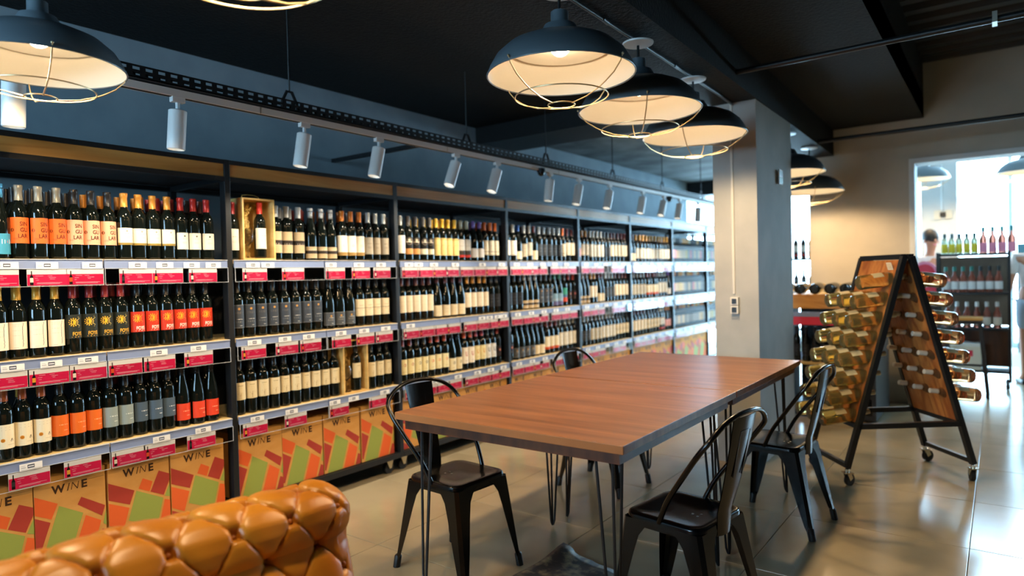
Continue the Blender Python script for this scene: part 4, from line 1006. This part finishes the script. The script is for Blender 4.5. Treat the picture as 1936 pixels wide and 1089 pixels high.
# local: +Y = ridge direction (away), +X = right side
HL, HW, ZT, ZB = .215, .375, 1.325, .125
bar = lambda n, a, b, wd=.03, hh=.03, par=None: MB().beam(a, b, wd, hh, (0, 1, 0)).build(n, m_black, par or rack)
AX = .022
for sy in (-1, 1):
    for sx in (-1, 1): bar('frame_leg', (sx*AX, sy*HL, ZT), (sx*HW, sy*HL, ZB-.02))
    bar('cross_bar', (-HW*.815, sy*HL, .345), (HW*.815, sy*HL, .345))
for sx in (-1, 1):
    MB().beam((sx*AX, -HL, ZT-.0), (sx*AX, HL, ZT), .03, .03).build('ridge_bar', m_black, rack)
    MB().beam((sx*HW, -HL, ZB-.005), (sx*HW, HL, ZB-.005), .025, .025).build('foot_bar', m_black, rack)
    MB().beam((sx*HW*.815, -HL, .345), (sx*HW*.815, HL, .345), .025, .025).build('panel_bar', m_black, rack)
    # planks
    n = 4; wd = (2*HL-.03)/n
    for k in range(n):
        y0 = -HL+.015+wd*k+.001; y1 = y0+wd-.002
        a = Vector((sx*(AX+.004), 0, ZT-.02)); b_ = Vector((sx*HW*.80, 0, .36)); nrm = Vector((b_.z-a.z, 0, -(b_.x-a.x))).normalized()*.008
        vs = [a-nrm, a+nrm, b_+nrm, b_-nrm]; vv = [(v.x, y0, v.z) for v in vs]+[(v.x, y1, v.z) for v in vs]
        MB().add(vv, [(0,1,2,3),(7,6,5,4),(0,4,5,1),(1,5,6,2),(2,6,7,3),(3,7,4,0)]).build('plank', m_rackwood, rack)
for sx in (-1, 1):
    for sy in (-1, 1):
        cx, cyy = sx*HW, sy*HL
        c = MB().lathe([(0, .078), (.012, .078), (.012, .10), (0, .101)], 12, (cx, cyy, 0)).build('caster', m_chrome, rack)
        ang = (.5, -.7, 1.2, .2)[(sx+1)+(sy+1)//2]; dx, dy = math.cos(ang)*.022, math.sin(ang)*.022
        q = MB()
        for s2 in (-1, 1):
            ox, oy = -dy/.022*.014*s2, dx/.022*.014*s2
            q.beam((cx+ox, cyy+oy, .080), (cx+dx+ox, cyy+dy+oy, .036), .003, .03, (dx, dy, 0))
        q.box(cx-.022, cx+.022, cyy-.022, cyy+.022, .076, .082); q.build('fork', m_chrome, c)
        MB().tube([(cx+dx+dy/.022*.011, cyy+dy-dx/.022*.011, .035), (cx+dx-dy/.022*.011, cyy+dy+dx/.022*.011, .035)], .035, 18).build('wheel', m_rubber, c, 50)
        MB().box(cx+dx*1.8-.012, cx+dx*1.8+.012, cyy+dy*1.8-.012, cyy+dy*1.8+.012, .064, .070).build('brake', m_chrome, c)
sign = MB(); sign.box(0, .001, 0, .05, 0, .045, 0, lin('e8dfc8'))
for k in range(4): sign.box(.001, .0015, .006, .044, .008+.009*k, .011+.009*k, 0, lin('b08a4c'))
nl = math.atan2(HW*.80-AX-.004, ZT-.02-.36)
so = sign.build('price_card', m_print, rack, loc=(-(AX+.004+(HW*.80-AX-.004)*.055/(ZT-.38))-.012, -HL+.10, ZT-.075)); so.rotation_euler = (0, nl, PI)
# bottle lying with its neck in the panel: local axis z along neck
RP = [(0, .008), (.034, 0), (.0410, .005), (.0425, .016), (.0425, .160), (.0395, .184), (.0290, .214), (.0175, .236), (.0140, .246), (.0135, .290), (.0, .291)]
rme = {}
for nm, mm in (('white', m_whitewine), ('rose', m_rose)):
    rme[nm] = MB().lathe(RP, 24).mesh('lying_bottle', 50); rme[nm].materials.append(mm)
rlab = MB(); Print().rect(-.046, .046, .078, .140, 'cdbd92', 0, 14).onto(rlab, lambda u, v, lay: (.0431*math.cos(u/.0425), .0431*math.sin(u/.0425), v)); rlab = rlab.mesh('label', 60); rlab.materials.append(m_print)
rcap = MB().lathe([(.0145, .240), (.0146, .292), (0, .293)], 14).mesh('capsule', 50); rcap.materials.append(m_cap)
WDS = ['near', 'middle', 'far']
rot = rack.rotation_euler.z; cR, sR = math.cos(rot), math.sin(rot)
def toW(p): return Vector((RC.x+cR*p[0]-sR*p[1], RC.y+sR*p[0]+cR*p[1], p[2]))
hole = MB()
for sx in (-1, 1):
    nm = 'white' if sx < 0 else 'rose'
    for rI in range(8 if sx < 0 else 7):
        z = 1.205-.1135*rI
        if z < .40: continue
        px = AX+(HW*.80-AX)*(ZT-.02-z)/(ZT-.02-.36)
        for ci, ly in enumerate((-.148, .0, .148)):
            if sx < 0 and rI == 0 and ci != 0: continue
            tip = Vector((sx*(px-.035), ly, z)); base = Vector((sx*(px+.205), ly, z-.030))
            axis = (toW(tip)-toW(base)).normalized()
            zz = axis; xx = Vector((-.5, -.75, .1)); xx = Vector((0, 0, 1)); xx = (xx-zz*xx.dot(zz)).normalized(); yy = zz.cross(xx)
            Mx = Matrix((xx, yy, zz)).transposed().to_4x4(); Mx.translation = toW(base)
            lab = '%s wine bottle lying in the A-frame rack, %s row down, %s column, %s side' % ('golden white' if sx < 0 else 'amber rosé', ORD[rI], WDS[ci], 'left' if sx < 0 else 'right')
            o = link('rack_bottle', rme[nm], None, None, None, lab, 'bottle', 'bottles lying in the A-frame rack'); o.matrix_world = Mx
            l_ = link('label', rlab, o); l_.rotation_euler = (0, 0, .0)
            link('capsule', rcap, o, color=lin('cfc4a6' if sx < 0 else 'd8d2c4'))
MB().add([(x-.20, -HL-.02+y, z+1.18) for x, y, z in []], []) if False else None

# ================================================================== SIDE GONDOLA WITH LYING BOTTLES (behind the rack)
g = empty('display_counter', (-1.20, 6.25, 0), label='pine-fronted display counter against the cream wall', cat='counter')
MB().box(-.36, .36, -.28, -.26, .93, 1.05).build('front_board', m_pine, g)
MB().box(-.36, .36, -.26, .50, 1.025, 1.042).build('tray_board', m_board, g)
MB().box(-.36, .36, -.26, .50, .45, .47).build('shelf_board', m_board, g); MB().box(-.36, .36, -.27, -.262, .86, .90).build('price_rail', m_rail, g)
for sx in (-1, 1): MB().box(sx*.376-.015, sx*.376+.015, -.28, .50, .02, 1.05).build('side_frame', m_black, g)
MB().box(-.345, .345, .48, .50, .05, .93).build('back_panel', m_black, g)
MB().box(-.30, .28, -.268, -.262, .79, .86).build('price_card', m_red, g)
MB().box(-.36, .36, -.27, .50, .02, .06).build('plinth', m_black, g)
for k in range(6):
    y = 6.05; x = -1.50+.118*k
    o = link('lying_bottle', BME['burgundy'], None, (x, 6.00, 1.0935), None, 'dark bottle lying on the pine counter, %s from the left' % ORD[k], 'bottle', 'bottles lying on the counter')
    o.rotation_euler = (-1.52, 0, random.uniform(-.05, .05)); o.scale = (1.35, 1.35, 1.2); c = link('label', LW['cs'], o); c.rotation_euler = (0, 0, PI/2)
    link('capsule', CME['burgundy'], o, color=lin('c9a24a'))
for k in range(7):
    x = -1.50+.075*k
    put_bottle('dkb', 6.06, .47, x, 'dark bottle standing under the pine counter, %s from the left' % ORD[k], 'bottles under the counter', -PI/2)
# spirits shelf far behind the column
g2 = empty('spirits_shelf', (-2.02, 9.1, 0), label='black shelf of bottles glimpsed beyond the column by the window', cat='shelf')
for z in (.5, .95, 1.405): MB().box(-.26, .26, -.15, .15, z-.03, z).build('shelf_board', m_black, g2)
for sx in (-1, 1):
    for sy in (-1, 1): MB().box(sx*.25-.012, sx*.25+.012, sy*.14-.012, sy*.14+.012, 0, 1.76).build('post', m_black, g2)
for k in range(5): put_bottle('wdr', 9.0, 1.405, -2.20+.09*k, 'white-labelled bottle on the far shelf beyond the column, %s from left' % ORD[k], 'bottles beyond the column', -PI/2, 'c8863a')
for k in range(5): put_bottle('dkb', 9.0, .95, -2.20+.09*k, 'dark bottle low on the far shelf beyond the column, %s from left' % ORD[k], 'bottles beyond the column', -PI/2)

# ================================================================== NEXT ROOM
g3 = empty('bottle_shelf', (-.225, 8.35, 0), label='black steel shelf of pink and amber bottles in the next room', cat='shelf')
for z in (.19, .62, .985, 1.385): MB().box(-.30, .30, -.16, .16, z-.025, z).build('shelf_board', m_black, g3)
for sx in (-1, 1):
    for sy in (-1, 1): MB().box(sx*.30-.012, sx*.30+.012, sy*.16-.012, sy*.16+.012, .08, 1.40).build('post', m_black, g3); MB().sphere((sx*.28, sy*.14, .04), .038, 12, 8, sx=.5).build('caster', m_rubber, g3, True)
MB().box(-.29, .29, .15, .16, .2, .60).build('back_panel', m_apron, g3)
MB().box(-.29, .29, .15, .16, .63, 1.35).build('back_panel', m_taupe, g3)  # added sheet standing in for blurred brown-grey goods behind the shelf
def spirit(name, prof, x, y, z, glassm, lab, labcol, cap, lz=(.03, .11)):
    R = max(p[0] for p in prof)
    o = MB().lathe(prof, 16).build(name, glassm, None, 50, loc=(x, y, z+.001), label=lab, cat='bottle', group='bottles on the next-room shelf')
    lb = MB(); Print().rect(-R*1.3, R*1.3, lz[0], lz[1], labcol, 0, 8).onto(lb, lambda u, v, l: (R*1.015*math.sin(u/R), -R*1.015*math.cos(u/R), v)); lb.build('label', m_print, o, 60)
    ztop = prof[-1][1]; MB().lathe([(.016, ztop-.04), (.016, ztop+.008), (0, ztop+.009)], 12).build('cap', m_cap, o, 50, color=lin(cap))
    return o
SP1 = [(0, 0), (.030, 0), (.031, .004), (.031, .125), (.026, .145), (.013, .165), (.012, .20), (0, .201)]
SP2 = [(0, 0), (.034, 0), (.035, .004), (.035, .130), (.030, .155), (.015, .185), (.0125, .255), (0, .256)]
m_amber = mat('amber_spirit', (.42, .13, .09, 1), .05, trans=.5, ior=1.36); m_clearyel = mat('pale_spirit', (.55, .62, .45, 1), .06, trans=.5)
for k in range(5): spirit('yellow_bottle', SP1, -.465+.064*k, 8.27, 1.385, m_clearyel, 'short bottle with yellow label on the next-room shelf, %s from left' % ORD[k], 'd8c43a', '2b4a4c', (.008, .10))
for k in range(4): spirit('pink_bottle', SP2, -.135+.077*k, 8.27, 1.385, m_amber, 'tall bottle with pink label on the next-room shelf, %s from left' % ORD[k], 'e08aa8', '3c8a8c', (.008, .10))
for k in range(7): spirit('rose_bottle', SP2, -.455+.074*k, 8.26, .985, m_amber, 'amber bottle with white label, middle next-room shelf, %s from left' % ORD[k], 'd8dade', '1d2a30' if k > 3 else '2f7a72')
for k in range(6): spirit('amber_bottle', SP2, -.445+.084*k, 8.26, .62, m_amber, 'amber bottle with cream label, low next-room shelf, %s from left' % ORD[k], 'd4cfc8', 'c9cdd0')
b = link('storage_box', None, None, (-.30, 8.30, .192), 0, 'white box with red print on the bottom next-room shelf', 'box')
MB().box(-.14, .14, -.12, .12, 0, .24).build('body', m_plastic, b, bevel=.004); MB().box(-.02, .07, -.1215, -.1205, .14, .20).build('print', m_red, b); MB().box(-.145, .145, -.125, .125, .24, .27).build('lid', m_frame, b)
st = empty('bar_stool', (-.28, 7.75, 0), label='bar stool with wooden seat and black legs in front of next-room shelf', cat='stool')
MB().box(-.15, .15, -.14, .14, .735, .76).build('seat', m_pine, st, bevel=.008)
for sx in (-1, 1):
    for sy in (-1, 1): MB().beam((sx*.12, sy*.11, .735), (sx*.18, sy*.16, 0), .028, .028, (0, 1, 0)).build('leg', m_black, st)
MB().box(-.15, .15, -.132, -.112, .30, .32).build('footrest', m_black, st)
MB().box(-.135, .135, -.12, .12, .70, .735).build('seat_frame', m_black, st)
pk = empty('round_sign', (-.672, 8.62, 0), label='round pink and red sign on a post behind the bottle rack', cat='sign')
MB().tube([(0, .01, 1.19), (0, -.012, 1.19)], .125, 28).build('rim', m_pink, pk, 50); MB().tube([(0, -.011, 1.19), (0, -.02, 1.19)], .095, 28).build('face', m_red, pk, 50)
MB().tube([(0, .02, .02), (0, .02, 1.12)], .012, 8).build('post', m_black, pk); MB().box(-.12, .12, -.02, .04, .90, 1.04).build('panel', m_red, pk); MB().lathe([(.14, 0), (.14, .012), (.02, .025), (0, .025)], 20).build('foot', m_black, pk)
MB().box(.20, 3.5, 11.8, 11.9, 0, 1.55).build('teal_partition', m_teal, None, label='teal low partition at the back of the next room', cat='partition')
sk = empty('socket_box', (-.60, 10.29, 1.93), label='pair of white sockets on the pale column in the next room', cat='socket')
MB().box(-.09, -.01, -.02, .0, -.06, .06).build('box', m_plastic, sk); MB().box(.03, .11, -.02, .0, -.06, .06).build('box', m_plastic, sk); MB().box(-.025, .04, -.03, .0, -.03, .03).build('outlet', m_dark, sk); MB().tube([(.0, -.012, .06), (.0, -.012, 2.0)], .012, 8).build('conduit', m_whitemetal, sk)

# people ------------------------------------------------------------
def skin_mesh(name, joints, edges, m, parent, sub=2, rootv=0):
    me = bpy.data.meshes.new(name); me.from_pydata([j[0] for j in joints], edges, []); me.materials.append(m)
    o = link(name, me, parent)
    o.modifiers.new('skin', 'SKIN').use_smooth_shade = True
    for i, j in enumerate(joints):
        r = j[1]; me.skin_vertices[0].data[i].radius = (r, r) if not isinstance(r, tuple) else r
        me.skin_vertices[0].data[i].use_root = (i == rootv)
    s = o.modifiers.new('sub', 'SUBSURF'); s.levels = s.render_levels = sub
    return o
def person(loc, rz, lab, lean, hair, shirt, short, armup, long_hair=False):
    r = empty('person', loc, rz, label=lab, cat='person')
    L_ = lean
    J = [((0,0,.90),(.13,.10)), ((L_*.3,0,1.08),(.115,.09)), ((L_*.7,0,1.24),(.15,.10)), ((L_*.9,0,1.36),(.07,.06)), ((L_,0,1.43),(.048,.048)), ((L_*1.15,0,1.49),(.06,.055)), ((L_*1.2+.005,0,1.56),(.082,.072)), ((L_*1.2,0,1.63),(.065,.060)),
         ((L_*.85,.165,1.33),(.052,.05)), ((L_*.85+.03,.215,1.08),(.042,.042)), ((L_*.85+.16,.20,.90),(.032,.032)), ((L_*.85+.21,.19,.85),(.022,.034)),
         ((L_*.85,-.165,1.33),(.052,.05)), ((L_*.85+.03,-.215,1.08),(.042,.042)), ((L_*.85+.16,-.20,.90) if not armup else (L_*.85+.26,-.20,1.12),(.032,.032)), ((L_*.85+.21,-.19,.85) if not armup else (L_*.85+.32,-.19,1.15),(.022,.034)),
         ((0,.085,.84),(.085,.085)), ((.015,.095,.50),(.055,.055)), ((-.01,.10,.28),(.050,.046)), ((0,.10,.09),(.034,.034)), ((.11,.11,.03),(.034,.024)),
         ((0,-.085,.84),(.085,.085)), ((.015,-.095,.50),(.055,.055)), ((-.01,-.10,.28),(.050,.046)), ((0,-.10,.09),(.034,.034)), ((.11,-.11,.03),(.034,.024))]
    E_ = [(0,1),(1,2),(2,3),(3,4),(4,5),(5,6),(6,7),(2,8),(8,9),(9,10),(10,11),(2,12),(12,13),(13,14),(14,15),(0,16),(16,17),(17,18),(18,19),(19,20),(0,21),(21,22),(22,23),(23,24),(24,25)]
    body = skin_mesh('body', J, E_, m_skin, r)
    hx = L_*1.2
    hd_ = MB().sphere((hx-.018, 0, 1.605), .098, 18, 12, sx=1.0, sy=.86, sz=1.05)
    if long_hair: hd_.sphere((hx-.06, 0, 1.52), .07, 14, 10, sx=.8, sy=1.0, sz=1.3)
    hd_.build('hair', hair, r, True)
    f = MB().sphere((hx+.095, 0, 1.555), .014, 8, 6, sz=1.6)
    for s_ in (-1, 1): f.sphere((hx+.005, s_*.078, 1.555), .022, 8, 6, sx=.6, sy=.4, sz=1.2)
    f.build('nose_and_ears', m_skin, r, True)
    e = MB(); 
    for s_ in (-1, 1): e.sphere((hx+.076, s_*.030, 1.572), .008, 8, 6)
    e.build('eyes', m_hair_d, r, True); MB().sphere((hx+.080, 0, 1.515), .018, 10, 6, sx=.4, sz=.35).build('mouth', m_pink, r, True)
    T = [((0,0,.86),(.145,.115)), ((L_*.3,0,1.08),(.130,.105)), ((L_*.7,0,1.25),(.165,.115)), ((L_*.88,0,1.36),(.075,.066)), ((L_*.85,.165,1.335),(.066,.064)), ((L_*.85+.025,.205,1.14),(.060,.060)), ((L_*.85,-.165,1.335),(.066,.064)), ((L_*.85+.025,-.205,1.14),(.060,.060))]
    skin_mesh('shirt', T, [(0,1),(1,2),(2,3),(2,4),(4,5),(2,6),(6,7)], shirt, r)
    skin_mesh('shorts', [((0,0,.92),(.142,.116)), ((0,.088,.82),(.100,.100)), ((.012,.096,.56),(.082,.080)), ((0,-.088,.82),(.100,.100)), ((.012,-.096,.56),(.082,.080))], [(0,1),(1,2),(0,3),(3,4)], short, r)
    for s_ in (-1, 1): MB().box(-.05, .15, s_*.105-.04, s_*.105+.04, 0, .05).build('shoe', m_dark, r, bevel=.015)
    return r
person((.30, 8.75, 0), 1.9, 'grey-haired person in white top and blue-grey shorts at right edge', .02, m_hair_g, m_shirt, m_short, False)
person((-.72, 9.35, 0), -1.0, 'dark-haired person in white shirt leaning beside the next-room shelf', .10, m_hair_d, m_shirt, m_dark, True)
